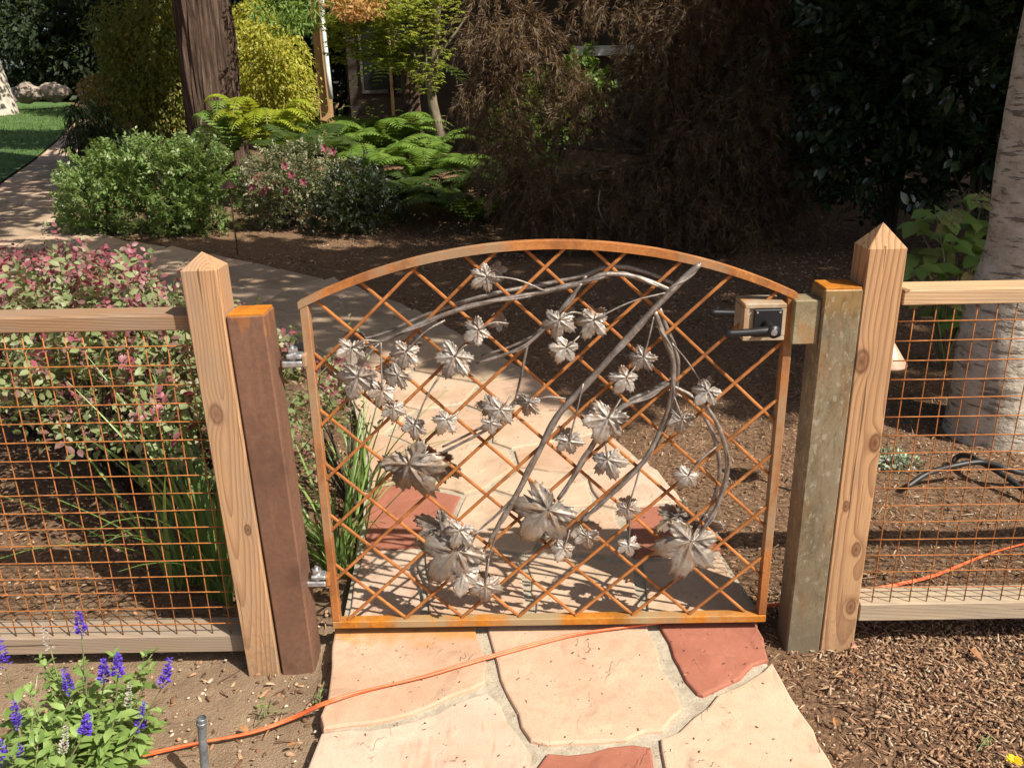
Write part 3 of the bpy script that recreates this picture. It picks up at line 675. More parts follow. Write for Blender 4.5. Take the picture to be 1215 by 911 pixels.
# ================================================================== GATE
ZB, HX = .062, .61
SAG = .138; ZC = 1.008
RR = (HX*HX+SAG*SAG)/(2*SAG); AC = ZC+SAG-RR          # arch centre height
gate = thing('garden_gate', (0, 0, ZB), 'rusted steel arched gate with diagonal lattice and forged grapevine', 'gate')
T = .0225
def bar(name, a, b, w, d, mat, parent, bev=.002, up=(0, 1, 0)):
    a, b = np.array(a, float), np.array(b, float); t_ = unit(b-a); y = np.array(up, float); y = unit(y-t_*(y@t_)); x = np.cross(y, t_)
    V, F = box_vf((a+b)/2, (w, d, np.linalg.norm(b-a)), bev, [x, y, t_])
    return build(name, V, F, mat, parent)
bar('side_stile', (-HX+T/2, 0, ZB+T+.001), (-HX+T/2, 0, ZC-.002), T, T+.004, M['rust'], gate)
bar('side_stile', (HX-T/2, 0, ZB+T+.001), (HX-T/2, 0, ZC-.002), T, T+.004, M['rust'], gate)
bar('bottom_rail', (-HX, 0, ZB+T/2), (HX, 0, ZB+T/2), T, T+.008, M['rust_rail'], gate)
# arched top rail
V = []; F = []; n = 48; a0 = math.asin((HX+.002)/RR)
for i in range(n+1):
    a = -a0+2*a0*i/n
    TA = .0195
    for (dr, y) in ((0, -T/2-.004), (0, T/2+.004), (-TA, T/2+.004), (-TA, -T/2-.004)):
        V.append(((RR+dr)*math.sin(a)*(1 if dr == 0 else RR/(RR-TA)*.9995), y, AC+(RR+dr)*math.cos(a)))
for i in range(n):
    for k in range(4): F.append((i*4+k, i*4+(k+1) % 4, i*4+4+(k+1) % 4, i*4+4+k)[::-1])
F += [(0, 1, 2, 3)[::-1], (n*4, n*4+1, n*4+2, n*4+3)]
build('arched_top_rail', V, F, M['rust'], gate)
# lattice rods
SL = .955
def inside(x, z): return abs(x) < HX-T+.004 and z > ZB+T-.003 and math.hypot(x, z-AC) < RR-TA+.004
for sg in (1, -1):
    for k in range(-9, 12):
        x0 = -.567+.1603*k
        pts = [(x0+sg*s, ZB+T+SL*s) for s in np.arange(-.2, 1.6, .004)]
        q = [p for p in pts if inside(*p)]
        if len(q) < 12: continue
        y = -.0042 if sg > 0 else .0042
        bar('lattice_rod', (q[0][0], y, q[0][1]), (q[-1][0], y, q[-1][1]), .0080, .0080, M['rust_rod'], gate, .002)

# lock box with black lever set
LB0, LB1 = onY(884, 361, -.045), onY(932, 404, -.045)
lx0, lx1, lz1, lz0 = LB0[0], LB1[0]-.004, LB0[2], LB1[2]
lb = MB()
cx, cz, wx, wz = (lx0+lx1)/2, (lz0+lz1)/2, lx1-lx0, lz1-lz0
rim = .012
lb.box((cx, .0, lz1-rim/2), (wx, .09, rim), .002); lb.box((cx, .0, lz0+rim/2), (wx, .09, rim), .002)
lb.box((lx0+rim/2, 0, cz), (rim, .0895, wz-2*rim), .001); lb.box((lx1-rim/2, 0, cz), (rim, .0895, wz-2*rim), .001)
lb.box((cx, -.032, cz), (wx-2*rim, .012, wz-2*rim)); lb.box((cx, .032, cz), (wx-2*rim, .012, wz-2*rim))
lock = lb.build('lock_box', M['lockbox'], gate)
build('lock_plate', *box_vf((cx+.008, -.043, cz-.002), (wx*.68, .008, wz*.74), .002), M['black'], lock)
build('lock_plate', *box_vf((cx-.004, .043, cz+.002), (wx*.68, .008, wz*.74), .002), M['black'], lock)
for sx_ in (-1, 1):
    for sz_ in (-1, 1):
        q = (cx+.008+sx_*wx*.27, -.0475, cz-.002+sz_*wz*.30); build('screw', *tube_vf([q, (q[0], -.0485, q[2])], .0028, 10), M['zinc'], lock)
def lever(y0, y1, hx, hz, ex, ez, name='lever_handle'):
    b = MB(); b.tube([(hx, y0, hz), (hx, y1, hz)], .0125, 14); sg = -1 if y1 < y0 else 1
    b.tube([(hx, y1-sg*.004, hz), (hx, y1+sg*.010, hz)], .0155, 16)
    b.tube(smooth_path([(hx+.012, y1-sg*.002, hz), (hx-.02, y1-sg*.001, hz), ((hx+ex)/2, y1, (hz+ez)/2), (ex, y1, ez)], sub=4), [.0115, .011, .0095, .009], 12)
    o = b.build(name, M['black'], lock, None, True)
    k = MB(); k.tube([(hx, y1+sg*.010, hz), (hx, y1+sg*.0125, hz)], .008, 14)
    return o
hp = onY(917, 393, -.10); he = onY(860, 396, -.10)
lever(-.045, -.10, hp[0], hp[2], he[0], he[2])
build('key_cylinder', *tube_vf([(hp[0], -.109, hp[2]), (hp[0], -.1125, hp[2])], .0075, 14), M['zinc'], lock, None)
he2 = onY(842, 371, .10); lever(.045, .10, hp[0]-.01, he2[2]-.004, he2[0], he2[2])

# hinges (zinc, bolted between gate and left post)
def hinge(zc):
    h = MB(); x0, x1 = -.660, -.612
    h.box((-.637, -.022, zc), (.052, .03, .016), .003)
    h.box((-.630, -.020, zc+.020), (.040, .034, .012), .003)
    o = h.build('hinge', M['zinc'], gate)
    b = MB(); b.tube([(-.636, -.020, zc+.009), (-.636, -.020, zc+.030)], .011, 12)
    b.tube([(-.636, -.020, zc+.031), (-.636, -.020, zc+.040)], .0135, 6); b.tube([(-.636, -.020, zc+.0405), (-.636, -.020, zc+.048)], .0055, 10)
    b.build('hinge_bolt', M['zinc'], o)
    w = MB(); w.box((-.6065, -.022, zc+.008), (.012, .024, .034), .003); w.build('weld_tab', M['rust'], o)
hinge(onY(345, 432, -.03)[2]); hinge(onY(378, 692, -.03)[2])

# ------------------------------------------------------------------ forged vine
FY, BY = -.024, .024
def vine(pts, w, front=True, back=True, shift=(7, -6), dec=True):
    sc = .76/480.
    def P3(q, Y): return [onY(x, y, Y+.004*math.sin(i*1.7)) for i, (x, y) in enumerate(q)]
    if front:
        p = smooth_path(P3(pts, FY), sub=6)
        tb = MB(); r = np.interp(np.linspace(0, 1, len(p)), np.linspace(0, 1, len(w)), w)*sc/2
        r = r*(1+.10*np.array([mnoise.noise(Vector((i*.33, w[0], pts[0][0]))) for i in range(len(p))]))
        tb.tube(p, r, 9, flute=.11)
        # split strand that twists beside the main strand
        if dec and w[0] > 4:
            q = [np.array(v)+np.array([math.sin(i*.45+pts[0][0])*r[i]*.75, -.002+math.cos(i*.45)*.004, math.cos(i*.45+1)*r[i]*.75]) for i, v in enumerate(p)]
            tb.tube(q, r*.52, 6)
        tb.build('vine_stem', M['vine'], gate, None, True)
    if back:
        p = smooth_path(P3([(x+shift[0], y+shift[1]) for x, y in pts], BY), sub=5)
        tb = MB(); tb.tube(p, np.interp(np.linspace(0, 1, len(p)), np.linspace(0, 1, len(w)), w)*sc/2*.9, 8, flute=.1)
        tb.build('vine_stem', M['vine'], gate, None, True)
vine([(830, 314), (812, 330), (790, 352), (745, 400), (700, 452), (660, 495), (637, 540), (612, 588), (592, 622), (580, 645)], [9, 10.5, 10, 10, 9, 6], shift=(2, -3))
vine([(612, 588), (588, 612), (570, 628), (556, 650)], [5, 4, 3], back=False); vine([(600, 604), (590, 632), (578, 668), (576, 690)], [4, 3, 2.5], back=False)
vine([(797, 345), (770, 334), (742, 326), (715, 326), (690, 336), (640, 347), (590, 356), (540, 369), (495, 386), (455, 404), (418, 414)], [7, 8, 8, 7.5, 6.5, 5], shift=(2, -9))
vine([(690, 336), (675, 356), (650, 386), (625, 408), (598, 421), (565, 431)], [6, 6, 5, 4.5], shift=(6, -9))
vine([(626, 408), (619, 442), (611, 476)], [4.5, 4, 3.5], back=False)
vine([(777, 370), (786, 395), (798, 425), (799, 450), (794, 482), (783, 512), (765, 545), (740, 573), (712, 598), (690, 618)], [8, 8.5, 8, 8, 7.5, 5], shift=(5, -5))
vine([(797, 453), (768, 470), (738, 484), (716, 506), (700, 532), (680, 565), (662, 592)], [6.5, 7, 7.5, 7, 6], shift=(7, -8))
vine([(797, 457), (828, 474), (848, 497), (861, 532), (862, 565), (852, 598), (838, 622), (822, 645)], [5, 6.5, 8, 8, 7, 6], shift=(-9, 3))
vine([(612, 478), (592, 500), (568, 515), (545, 527), (522, 538)], [4.5, 5, 5, 4], shift=(3, -8))
vine([(797, 407), (815, 428), (835, 458)], [3, 2.4, 2], back=False)

def grape_leaf(var):
    """cupped five-lobed toothed leaf, tip along -Y, ribbed along the veins"""
    g = random.Random(var); lobes = [(0, 1.0), (58, .90), (-58, .88), (116, .70), (-116, .72)]
    lobes = [(a+g.uniform(-5, 5), l_*g.uniform(.94, 1.06)) for a, l_ in lobes]
    NA, NR = 90, 7; V = [(0, 0, 0)]; F = []
    def dang(a, b): return (a-b+180) % 360-180
    jj = [g.uniform(.5, 1.4) for _ in range(31)]; curl = [g.uniform(-.25, .22) for _ in range(5)]
    c1, c2, c3 = g.uniform(-.12, .12), g.uniform(.08, .2), g.uniform(0, 6)
    for r_ in range(1, NR+1):
        tt = r_/NR
        for k in range(NA):
            a = -180+360*k/NA
            la, ll = min(lobes, key=lambda q: abs(dang(a, q[0]))); d = dang(a, la)
            R_ = .57*ll+.43*ll*max(0, 1-(abs(d)/31)**1.55)
            bk = 180-abs(a)
            if bk < 30: R_ = min(R_, .12+.016*bk)
            if r_ == NR: R_ *= 1+.095*(1 if k % 3 == 0 else -.5)*jj[k//3 % 31]
            elif r_ == NR-1: R_ *= 1+.03*(1 if k % 3 == 0 else -.45)
            rho = R_*tt; off = math.radians(abs(d))*rho
            vein = math.exp(-(off/.03)**2)
            side = .034*math.sin((rho-off*.9)*34)*min(1, off/.06)*(1-.3*tt)      # ribs running off the midribs
            z = .065*vein*(1-.5*tt)+side*1.25-.26*rho*rho+c1*rho*math.cos(math.radians(a)*2+c3)*tt+.10*max(0, abs(d)/30-.2)*tt*-.7
            z += c2*max(0, tt-.7)*math.sin(k*2.1+var)*.6+(.10*tt**3 if ll < .75 else 0)+curl[lobes.index((la, ll))]*tt**2.5*max(0, 1-abs(d)/38)
            th = math.radians(a-90)
            V.append((rho*math.cos(th), rho*math.sin(th), z))
    for k in range(NA): F.append((0, 1+k, 1+(k+1) % NA))
    for r_ in range(NR-1):
        for k in range(NA):
            a = 1+r_*NA+k; b = 1+r_*NA+(k+1) % NA; F.append((a, a+NA, b+NA, b))
    n0 = len(V); V += [(x, y, z-.03) for x, y, z in V]; top = list(F); F += [tuple(i+n0 for i in f[::-1]) for f in top]
    e = 1+(NR-1)*NA
    for k in range(NA): F.append((e+k, n0+e+k, n0+e+(k+1) % NA, e+(k+1) % NA))
    return mk_mesh('grape_leaf', V, F, M['leafsteel' if var < 9 else 'leafsteel_dark'], None, True)
GL = [grape_leaf(i) for i in range(9)]; GB = [grape_leaf(i) for i in range(9, 13)]
def metal_leaf(px, py, r, ang, Y=None, stalk=None, tilt=None, flip=False, name='grape_leaf'):
    """ang: where the tip points in the picture, degrees clockwise from straight down"""
    Y = FY-.016 if Y is None else Y
    c = onY(px, py, Y); s = r/480*(1.32 if r < 30 else 1.16)
    a = math.radians(ang); g = random.Random(int(px*7+py))
    tip = np.array([-math.sin(a), 0, -math.cos(a)])
    nrm = np.array([g.uniform(-.28, .28), -1, g.uniform(-.05, .4)]) if tilt is None else np.array(tilt, float)
    if flip: nrm = nrm*np.array([1, -1, 1])
    nrm = unit(nrm); y = unit(-(tip-nrm*(tip@nrm))); x = np.cross(y, nrm)
    b = c-tip*s*.15
    o = bpy.data.objects.new(name, (GB[int(px) % 4] if r > 30 else GL[(int(px)*3+int(py)) % 9])); COL.objects.link(o); o.parent = gate
    MM = Matrix.Identity(4)
    for i in range(3): MM[i][0], MM[i][1], MM[i][2], MM[i][3] = x[i]*s, y[i]*s, nrm[i]*s, (b-ORG[gate.name])[i]
    o.matrix_basis = MM
    if stalk is not None:
        e = onY(*stalk, FY); mid = (b+e)/2+np.array([0, -.006, .012 if abs(e[0]-b[0]) > .04 else 0])
        V, F = tube_vf(smooth_path([b+nrm*s*.02, mid, e], sub=5), [.0026, .0022, .003], 6)
        build('leaf_stalk', V, F, M['vine'], gate, None, True)
small = [(575, 330, 17, 50, (648, 346)), (565, 393, 17, 60, (603, 384)), (538, 427, 24, 25, (562, 408)), (481, 420, 18, 20, (528, 380)), (417, 416, 18, 10, (450, 405)), (423, 451, 26, 20, (450, 407)),
         (470, 447, 17, 40, (478, 436)), (453, 466, 17, 15, (452, 406)), (467, 487, 15, 0, (456, 470)), (492, 506, 16, 10, (521, 447)), (529, 500, 16, 30, (545, 488)), (592, 488, 19, 30, (606, 470)), (583, 504, 14, -10, (592, 494)),
         (626, 480, 16, 20, (671, 473)), (663, 383, 19, 10, (690, 372)), (670, 415, 18, 30, (690, 396)), (703, 383, 19, 20, (792, 347)), (762, 426, 17, 30, (776, 374)), (741, 450, 18, 35, (757, 430)),
         (838, 466, 17, 35, (835, 455)), (719, 500, 27, 25, (738, 470)), (676, 526, 18, -15, (692, 455)), (722, 548, 21, -20, (716, 512)), (809, 500, 17, 10, (798, 466)), (815, 566, 16, 30, (850, 530)),
         (745, 605, 15, -10, (760, 552)), (746, 648, 15, -10, (748, 608)), (668, 652, 15, 25, (676, 628)), (697, 638, 17, 0, (688, 622)), (550, 682, 25, 10, (560, 655)), (576, 698, 22, 0, (580, 662)), (545, 632, 20, 20, (566, 630))]
for px, py, r, a, st in small: metal_leaf(px, py, r, a, None, st)
metal_leaf(489, 556, 46, -28, FY-.02, (522, 538), (-.2, -1, .12))
metal_leaf(538, 658, 48, 40, FY-.012, (572, 628), (.1, -1, .35)); metal_leaf(646, 610, 46, 38, FY-.02, (664, 590), (.1, -1, .3)); metal_leaf(817, 648, 46, 18, FY-.02, (830, 632), (.05, -1, .45))
# the leaves on the far face of the lattice, seen past the near ones
for px, py, r, a in [(587, 322, 14, -30), (425, 404, 17, -150), (520, 548, 34, -70), (520, 628, 36, 60), (490, 410, 14, 120), (592, 380, 12, 70), (672, 373, 14, -60), (706, 372, 14, -140), (690, 622, 24, -30), (800, 612, 34, 70), (835, 625, 26, -120),
                    (706, 487, 17, 100), (834, 455, 13, 130), (658, 636, 18, 60), (580, 480, 15, 100), (745, 594, 12, 120), (668, 515, 13, 90), (460, 440, 13, 100), (565, 680, 18, -100)]:
    metal_leaf(px, py, r, a, BY+.012, None, None, True)

# ================================================================== POSTS AND FENCES
def post_mesh(w, h, tip, n=4):
    h2 = w/2; b = .003; ring = [(-h2+b, -h2), (h2-b, -h2), (h2, -h2+b), (h2, h2-b), (h2-b, h2), (-h2+b, h2), (-h2, h2-b), (-h2, -h2+b)]
    V = []; F = []; zs = [-.15, h*.3, h*.65, h]
    for z in zs: V += [(x, y, z) for x, y in ring]
    k = 8
    for i in range(len(zs)-1):
        for j in range(k): F.append((i*k+j, i*k+(j+1) % k, (i+1)*k+(j+1) % k, (i+1)*k+j))
    t0 = (len(zs)-1)*k; V.append((0, 0, h+tip))
    for j in range(k): F.append((t0+j, t0+(j+1) % k, len(V)-1))
    return V, F
def wood_post(label, x, y, w, h, tip, mat, lean=(0, 0), rot=0):
    V, F = post_mesh(w, h, tip)
    o = build('wooden_post', V, F, mat, None, (0, 0, 0)); ORG[o.name] = np.array([x, y, 0.])
    o.location = (x, y, 0); o.rotation_euler = (lean[1], lean[0], rot)
    return tag(o, label, 'post', 'wooden fence posts')
zl = onY(217, 317, -.045)[2]
wood_post('weathered wooden post with blunt pointed top beside the left steel post', -.798, -.041, .087, zl-.002, .038, M['wood_post_left'], (-.018, 0), 0)
zr = onY(1030, 296, -.045)[2]
wood_post('fresh knotty wooden post with pyramid top beside the right steel post', .806, 0, .092, zr, .056, M['wood_post_right'], (-.002, 0), 0)
def steel_post(label, x, y, w, h, mat, lean=0.0):
    o0 = thing('steel_post', (x, y, 0), label, 'post', 'square steel gate posts')
    V, F = box_vf((x, y, (h-.1)/2-.001), (w, w, h+.1-.002), .004); build('post_tube', V, F, mat, o0)
    V, F = box_vf((x, y, h-.001), (w-.006, w-.006, .006), .001); build('top_cap', V, F, M['cap'], o0)
    o0.rotation_euler = (0, lean, 0); return o0
hl = onY(270, 370, -.047)[2]; hr = onY(977, 343, -.047)[2]
print('steel heights', hl, hr, 'wood', zl, zr)
steel_post('purple brown rusty steel post with orange top left of the gate', -.702, -.034, .092, hl, M['steel_left'], -.022)
pr = steel_post('grey olive steel post with orange rusted top right of the gate', .711, 0, .093, hr, M['steel_right'], .0)
sx0, sx1 = onY(943, 356, -.03), onY(966, 408, -.03)
sb = MB(); sb.box(((sx0[0]+.6655)/2, 0, (sx0[2]+sx1[2])/2), (.6655-sx0[0], .07, sx0[2]-sx1[2]), .003); sb.build('strike_box', M['strike'], pr)

def mesh_fence(label, xa, xb, ztop, zbot, mt, mbm, endz, x_w0, hook):
    """two flat rails with welded wire between; xa = end at the gate post, xb = far end"""
    sg = 1 if xb > xa else -1
    o0 = thing('wire_fence', (xa, 0, zbot), label, 'fence', 'wire mesh fence panels')
    for nm, z, mm in (('top_rail', ztop, mt), ('bottom_rail', zbot, mbm)):
        e = endz if nm == 'top_rail' else 0
        hh = .038 if nm == 'top_rail' else .054
        V, F = box_vf(((xa+xb)/2, 0, z-hh/2), (abs(xb-xa), .089, hh), .0025)
        build(nm, V, F, mm, o0, (xa, 0, z-.019))
    Yw = -.036; r = .0017; z0, z1 = zbot, ztop-.038
    k = 0; z = z1-.042
    while z > z0+.012:
        p = [(xa+sg*(.0 if hook else .01), Yw, z+.002*math.sin(k*3.1)), (xa+sg*.4, Yw-.0018, z+.002*math.sin(k*1.9)), (xa+sg*.9, Yw-.0018, z-.002), (xb, Yw, z)]
        V, F = tube_vf(smooth_path(p, sub=5), r, 6); build('mesh_wire', V, F, M['wire'], o0, (xa, Yw, z), True); z -= .0503; k += 1
    x = xa+sg*x_w0; k = 0
    while abs(x-xa) < abs(xb-xa)-.02:
        b = .0035*math.sin(k*2.3)
        V, F = tube_vf(smooth_path([(x+b, Yw+.0028, z1), (x, Yw+.0028, (z0+z1)/2), (x-b*.6, Yw+.0028, z0-.002)], sub=4), r, 6); build('mesh_wire', V, F, M['wire'], o0, (x, Yw, z0), True); x += sg*.0503; k += 1
    return o0
zlt = onY(110, 376, -.045)[2]; zlb = onY(200, 755, -.045)[2]; zrt = onY(1100, 344, -.045)[2]; zrb = onY(1100, 716, -.045)[2]
print('rails', zlt, zlb, zrt, zrb)
mesh_fence('rusty wire fence panel with brown rails left of the gate', -.846, -2.6, zlt, zlb, M['rail_left'], M['rail_left_low'], 0, .045, False)
mesh_fence('rusty wire fence panel with pale rails right of the gate', .856, 2.7, zrt, zrb, M['rail_right'], M['rail_right_low'], 0, .036, True)

# ================================================================== SMALL THINGS ON THE GROUND
cpx = [(20, 938), (110, 909), (180, 893), (240, 880), (300, 868), (350, 850), (385, 834), (430, 820), (500, 803), (560, 785), (620, 768), (680, 753), (740, 744), (790, 737), (850, 728), (905, 719), (960, 712), (1010, 702), (1060, 694), (1110, 682), (1165, 660), (1215, 645), (1290, 630)]
cp = []
for x, y in cpx:
    p = onG(x, y, .0); dz = .043 if on_path(p[0]+.035, p[1]) or on_path(p[0]-.02, p[1]) else .008
    p = onG(x, y, dz); cp.append(p)
cs = smooth_path(cp, sub=8); k = MB()
for s_ in (-1, 1):
    q = []
    for i, p in enumerate(cs):
        t_ = cs[min(i+1, len(cs)-1)]-cs[max(i-1, 0)]; n = np.array([-t_[1], t_[0], 0]); n /= np.linalg.norm(n)+1e-9
        q.append(p+n*.0027*s_*math.cos(i*.09)+np.array([0, 0, .0022*math.sin(i*.09)*s_]))
    k.tube(q, .0034, 7)
tag(k.build('drip_cord', M['cord'], None, None, True), 'thin orange cord running across the flagstones and under the gate', 'cord')
# conduit stub
p0 = onG(243, 935); top = onY(239, 851, p0[1])
c0 = thing('metal_conduit', tuple(p0), 'short grey conduit pipe standing in the soil by the purple flowers', 'pipe')
b = MB(); b.tube([p0-np.array([0, 0, .05]), p0*.25+top*.75, top*.98+p0*.02], .0095, 14, caps=False); b.build('pipe_tube', M['conduit'], c0, None, True)
b = MB(); pts = []
for (a, r) in ((.90, .0098), (.905, .0118), (.94, .0118), (.945, .0105), (.995, .0105), (1.0, .0095), (1.0, .0072), (.95, .007)): pts.append((p0*(1-a)+top*a, r))
V, F = tube_vf([q for q, _ in pts[:6]], [r for _, r in pts[:6]], 16, False); b.add(V, F); V, F = tube_vf([top*.93+p0*.07, top*.9+p0*.1], .009, 16, True); b.add(V, F); b.build('threaded_collar', M['conduit'], c0, None, False)
# ribbon
p = onY(1013, 762, -.05); b = MB()
V = []; F = []
for i in range(9):
    t_ = i/8; w = .003+.0045*t_; q = p+np.array([.004*math.sin(t_*5), -.012*t_, -.062*t_]); q[2] = max(q[2], .006)
    V += [q+np.array([-w, .001, 0]), q+np.array([w, -.001, .001]), q+np.array([w, .0, .0016]), q+np.array([-w, .002, .0016])]
for i in range(8):
    for j in range(4): F.append((i*4+j, i*4+(j+1) % 4, i*4+4+(j+1) % 4, i*4+4+j))
tag(build('ribbon', V, F, M['ribbon'], None), 'faded orange ribbon end below the right bottom rail', 'ribbon')
# black irrigation tubing by the trunk
def pipe(px, r, label, h):
    pts = [onG(x, y, .02+h*math.sin(PI*i/(len(px)-1))) for i, (x, y) in enumerate(px)]
    b = MB(); b.tube(smooth_path(pts, sub=7), r, 9)
    tag(b.build('irrigation_pipe', M['pipe'], None, None, True), label, 'pipe', 'black irrigation pipes')
pipe([(1075, 578), (1100, 562), (1130, 553), (1165, 548), (1195, 556), (1225, 562), (1300, 560)], .011, 'long black irrigation pipe lying in the mulch by the trunk', .07)
pipe([(1130, 548), (1138, 541), (1150, 541), (1165, 549), (1185, 560), (1205, 574), (1225, 590)], .011, 'short black irrigation pipe with raised end crossing the long one', .05)
# path lights
def path_light(px, py, Y, r, hh, mat, label, stem_to=None):
    c = onY(px, py, Y); g0 = gz(c[0], Y)
    o0 = thing('path_light', (c[0], Y, g0), label, 'garden light', 'garden path lights')
    b = MB(); b.tube([(c[0], Y, g0-.05), (c[0], Y, c[2])], .008, 10); b.build('stem', M['copper'], o0, None, True)
    V = []; F = []; n = 28; prof = [(r*.93, -.012), (r, -.008), (r, -.003), (r*.62, hh*.42), (r*.25, hh*.86), (r*.1, hh), (.001, hh*1.06)]
    for q, z in prof: V += [(c[0]+q*math.cos(2*PI*i/n), Y+q*math.sin(2*PI*i/n), c[2]+z) for i in range(n)]
    for a in range(len(prof)-1):
        for i in range(n): F.append((a*n+i, a*n+(i+1) % n, (a+1)*n+(i+1) % n, (a+1)*n+i))
    F.append(tuple(range(n))[::-1]); build('hat', V, F, mat, o0, None, True)
path_light(1052, 430, .75, .066, .085, M['copper_pale'], 'pale cone hat of a path light half hidden behind the right wooden post')
path_light(272, 222, 6.0, .085, .06, M['copper'], 'brown copper path light with mushroom hat in front of the green azalea')
# fallen leaves
DL = mk_mesh('fallen_leaf', [(v[0], v[1], v[2]+.02) for v in T_oval(.55, .12, .2)[0]], T_oval(.5)[1], L['dry'])
fl = [(285, 861, .022, 'curled orange leaf on the soil beside the orange cord'), (352, 882, .018, 'small brown dry leaf by the edge of the flagstones'), (745, 690, .02, 'brown dry leaf on the path just inside the gate'), (880, 560, .03, 'tan dry leaf on the mulch behind the lock'), (1150, 770, .03, 'large tan dry leaf on the mulch under the right fence'), (1012, 800, .026, 'orange dry leaf on the mulch below the ribbon'), (912, 292, .12, 'pale curled leaf on the dark bed left of the right post'), (60, 690, .03, 'red brown dry leaf on the bed behind the left mesh'), (160, 700, .028, 'orange dry leaf on the bed behind the left mesh, near the strap plant'), (990, 850, .02, 'brown leaf on the mulch right of the pale flagstone')]
for x, y, s, lab in fl:
    p = onG(x, y, .012 if not on_path(*onG(x, y)[:2]) else .04); o = bpy.data.objects.new('fallen_leaf', DL); COL.objects.link(o); o.location = p; o.scale = (s*1.3,)*3; o.rotation_euler = (rnd.uniform(-.4, .4), rnd.uniform(-.4, .4), rnd.uniform(0, 6))
    tag(o, lab, 'leaf', 'fallen leaves')

# ================================================================== PLANTS
TO5, TQ5 = T_oval(.62), T_quad(.5)
def leaf_mesh(name, tm, mat): return mk_mesh(name, tm[0], tm[1], mat, None, True)
def twigs(parent, base, targets, r0=.006, r1=.002, mat=None, name='stem', sag=.0):
    b = MB(); base = np.array(base, float)
    for q in targets:
        q = np.array(q); mid = base*.5+q*.5+np.array([nr.normal()*.03, nr.normal()*.03, abs(q[2]-base[2])*.12-sag])
        b.tube(smooth_path([base+nr.normal(size=3)*r0, mid, q], sub=4), [r0, (r0+r1)/2, r1], 6)
    return b.build(name, mat or M['stem'], parent, None, True)
def nearest_first(P): return np.argsort(np.linalg.norm(P-CAM, axis=1))

# --- loropetalum hedge behind the left fence: leaves one by one, the rest as a mass
def sprays(blobs, n, per, ln, seed, upb=.5):
    """leafy twigs pointing out of the lumps, leaves in two rows; returns leaf arrays and a tip factor"""
    g = np.random.default_rng(seed); B, Nn = blob_pts(blobs, n, .6, seed)
    P = []; D = []; N = []; T_ = []
    for i in range(n):
        d = unit(Nn[i]+g.normal(size=3)*.35+np.array([0, 0, upb])); L_ = ln*g.uniform(.6, 1.3); s = unit(np.cross(d, g.normal(size=3)))
        for k in range(per):
            t_ = (k+.5)/per; sd = 1 if k % 2 else -1
            P.append(B[i]+d*L_*t_+np.array([0, 0, -.12*L_*t_*t_])); D.append(d*.55+s*sd*.9+g.normal(size=3)*.2); N.append(np.cross(d, s)*.6*(1 if np.cross(d, s)[2] > 0 else -1)+np.array([0, 0, .6])+g.normal(size=3)*.25); T_.append(t_)
    return np.array(P), np.array(D), np.array(N), np.array(T_)
def loropetalum(loc, blobs, n, seed, label, pink=.25, size=.031):
    o0 = thing('loropetalum_shrub', loc, label, 'shrub', 'loropetalum shrubs')
    P, D, N, T_ = sprays(blobs, n, 8, .13, seed)
    hi = (P[:, 2]-P[:, 2].min())/(np.ptp(P[:, 2])+1e-6)
    g = np.random.default_rng(seed+5); tw = np.repeat(g.random(n), 8)
    ispk = (tw < pink*(.25+1.5*hi**2)) & (T_ > .25)
    sz = size*g.uniform(.7, 1.35, len(P))
    order = nearest_first(P-np.array([0, 0, 0])); vis = order[P[order, 2] > loc[2]+.35][:300]
    mask = np.zeros(len(P), bool); mask[vis] = True
    mg, mp = leaf_mesh('leaf', TO5, L['loro']), leaf_mesh('leaf', TO5, L['pink'])
    a = mask & ~ispk; leaf_objs('leaf', P[a], D[a], N[a], sz[a], mg, o0)
    a = mask & ispk; leaf_objs('leaf', P[a], D[a], N[a], sz[a], mp, o0)
    a = ~mask & ~ispk; cloud('foliage', P[a], D[a], N[a], sz[a], TO5, L['loro'], o0)
    a = ~mask & ispk; cloud('pink_foliage', P[a], D[a], N[a], sz[a], TO5, L['pink'], o0)
    twigs(o0, loc, [b[0]+np.array([0, 0, b[1][2]*.3]) for b in blobs]+[b[0]+nr.normal(size=3)*b[1]*.6 for b in blobs for _ in range(4 if n > 100 else 0)], .009, .002, M['bark_dark'])
    return o0
def LB(c, R, n, seed): return lumps(c, R, n, (.3, .5), seed, -.1)
loropetalum((-1.62, 1.0, 0), LB((-1.62, 1.0, .47), (.66, .46, .32), 16, 1), 1250, 1, 'large loropetalum with pink tips behind the left wire fence', .33)
loropetalum((-2.35, 1.6, 0), LB((-2.35, 1.75, .42), (.62, .6, .36), 14, 2), 850, 2, 'loropetalum with many pink tips at the left edge, behind the first shrub', .5)
loropetalum((-1.08, .62, 0), LB((-1.08, .62, .48), (.29, .3, .30), 9, 3), 420, 3, 'green loropetalum clump close behind the left wooden post', .22)
loropetalum((-.70, .78, 0), LB((-.73, .80, .36), (.15, .26, .30), 7, 4), 80, 4, 'sparse loropetalum sprigs in the gap left of the gate', .4, .024)
# low dark purple clump at the far left by the path
loropetalum((-3.25, 3.3, 0), LB((-3.3, 3.3, .28), (.5, .5, .24), 8, 6), 260, 6, 'low wine purple loropetalum beside the path at the left edge', .6)

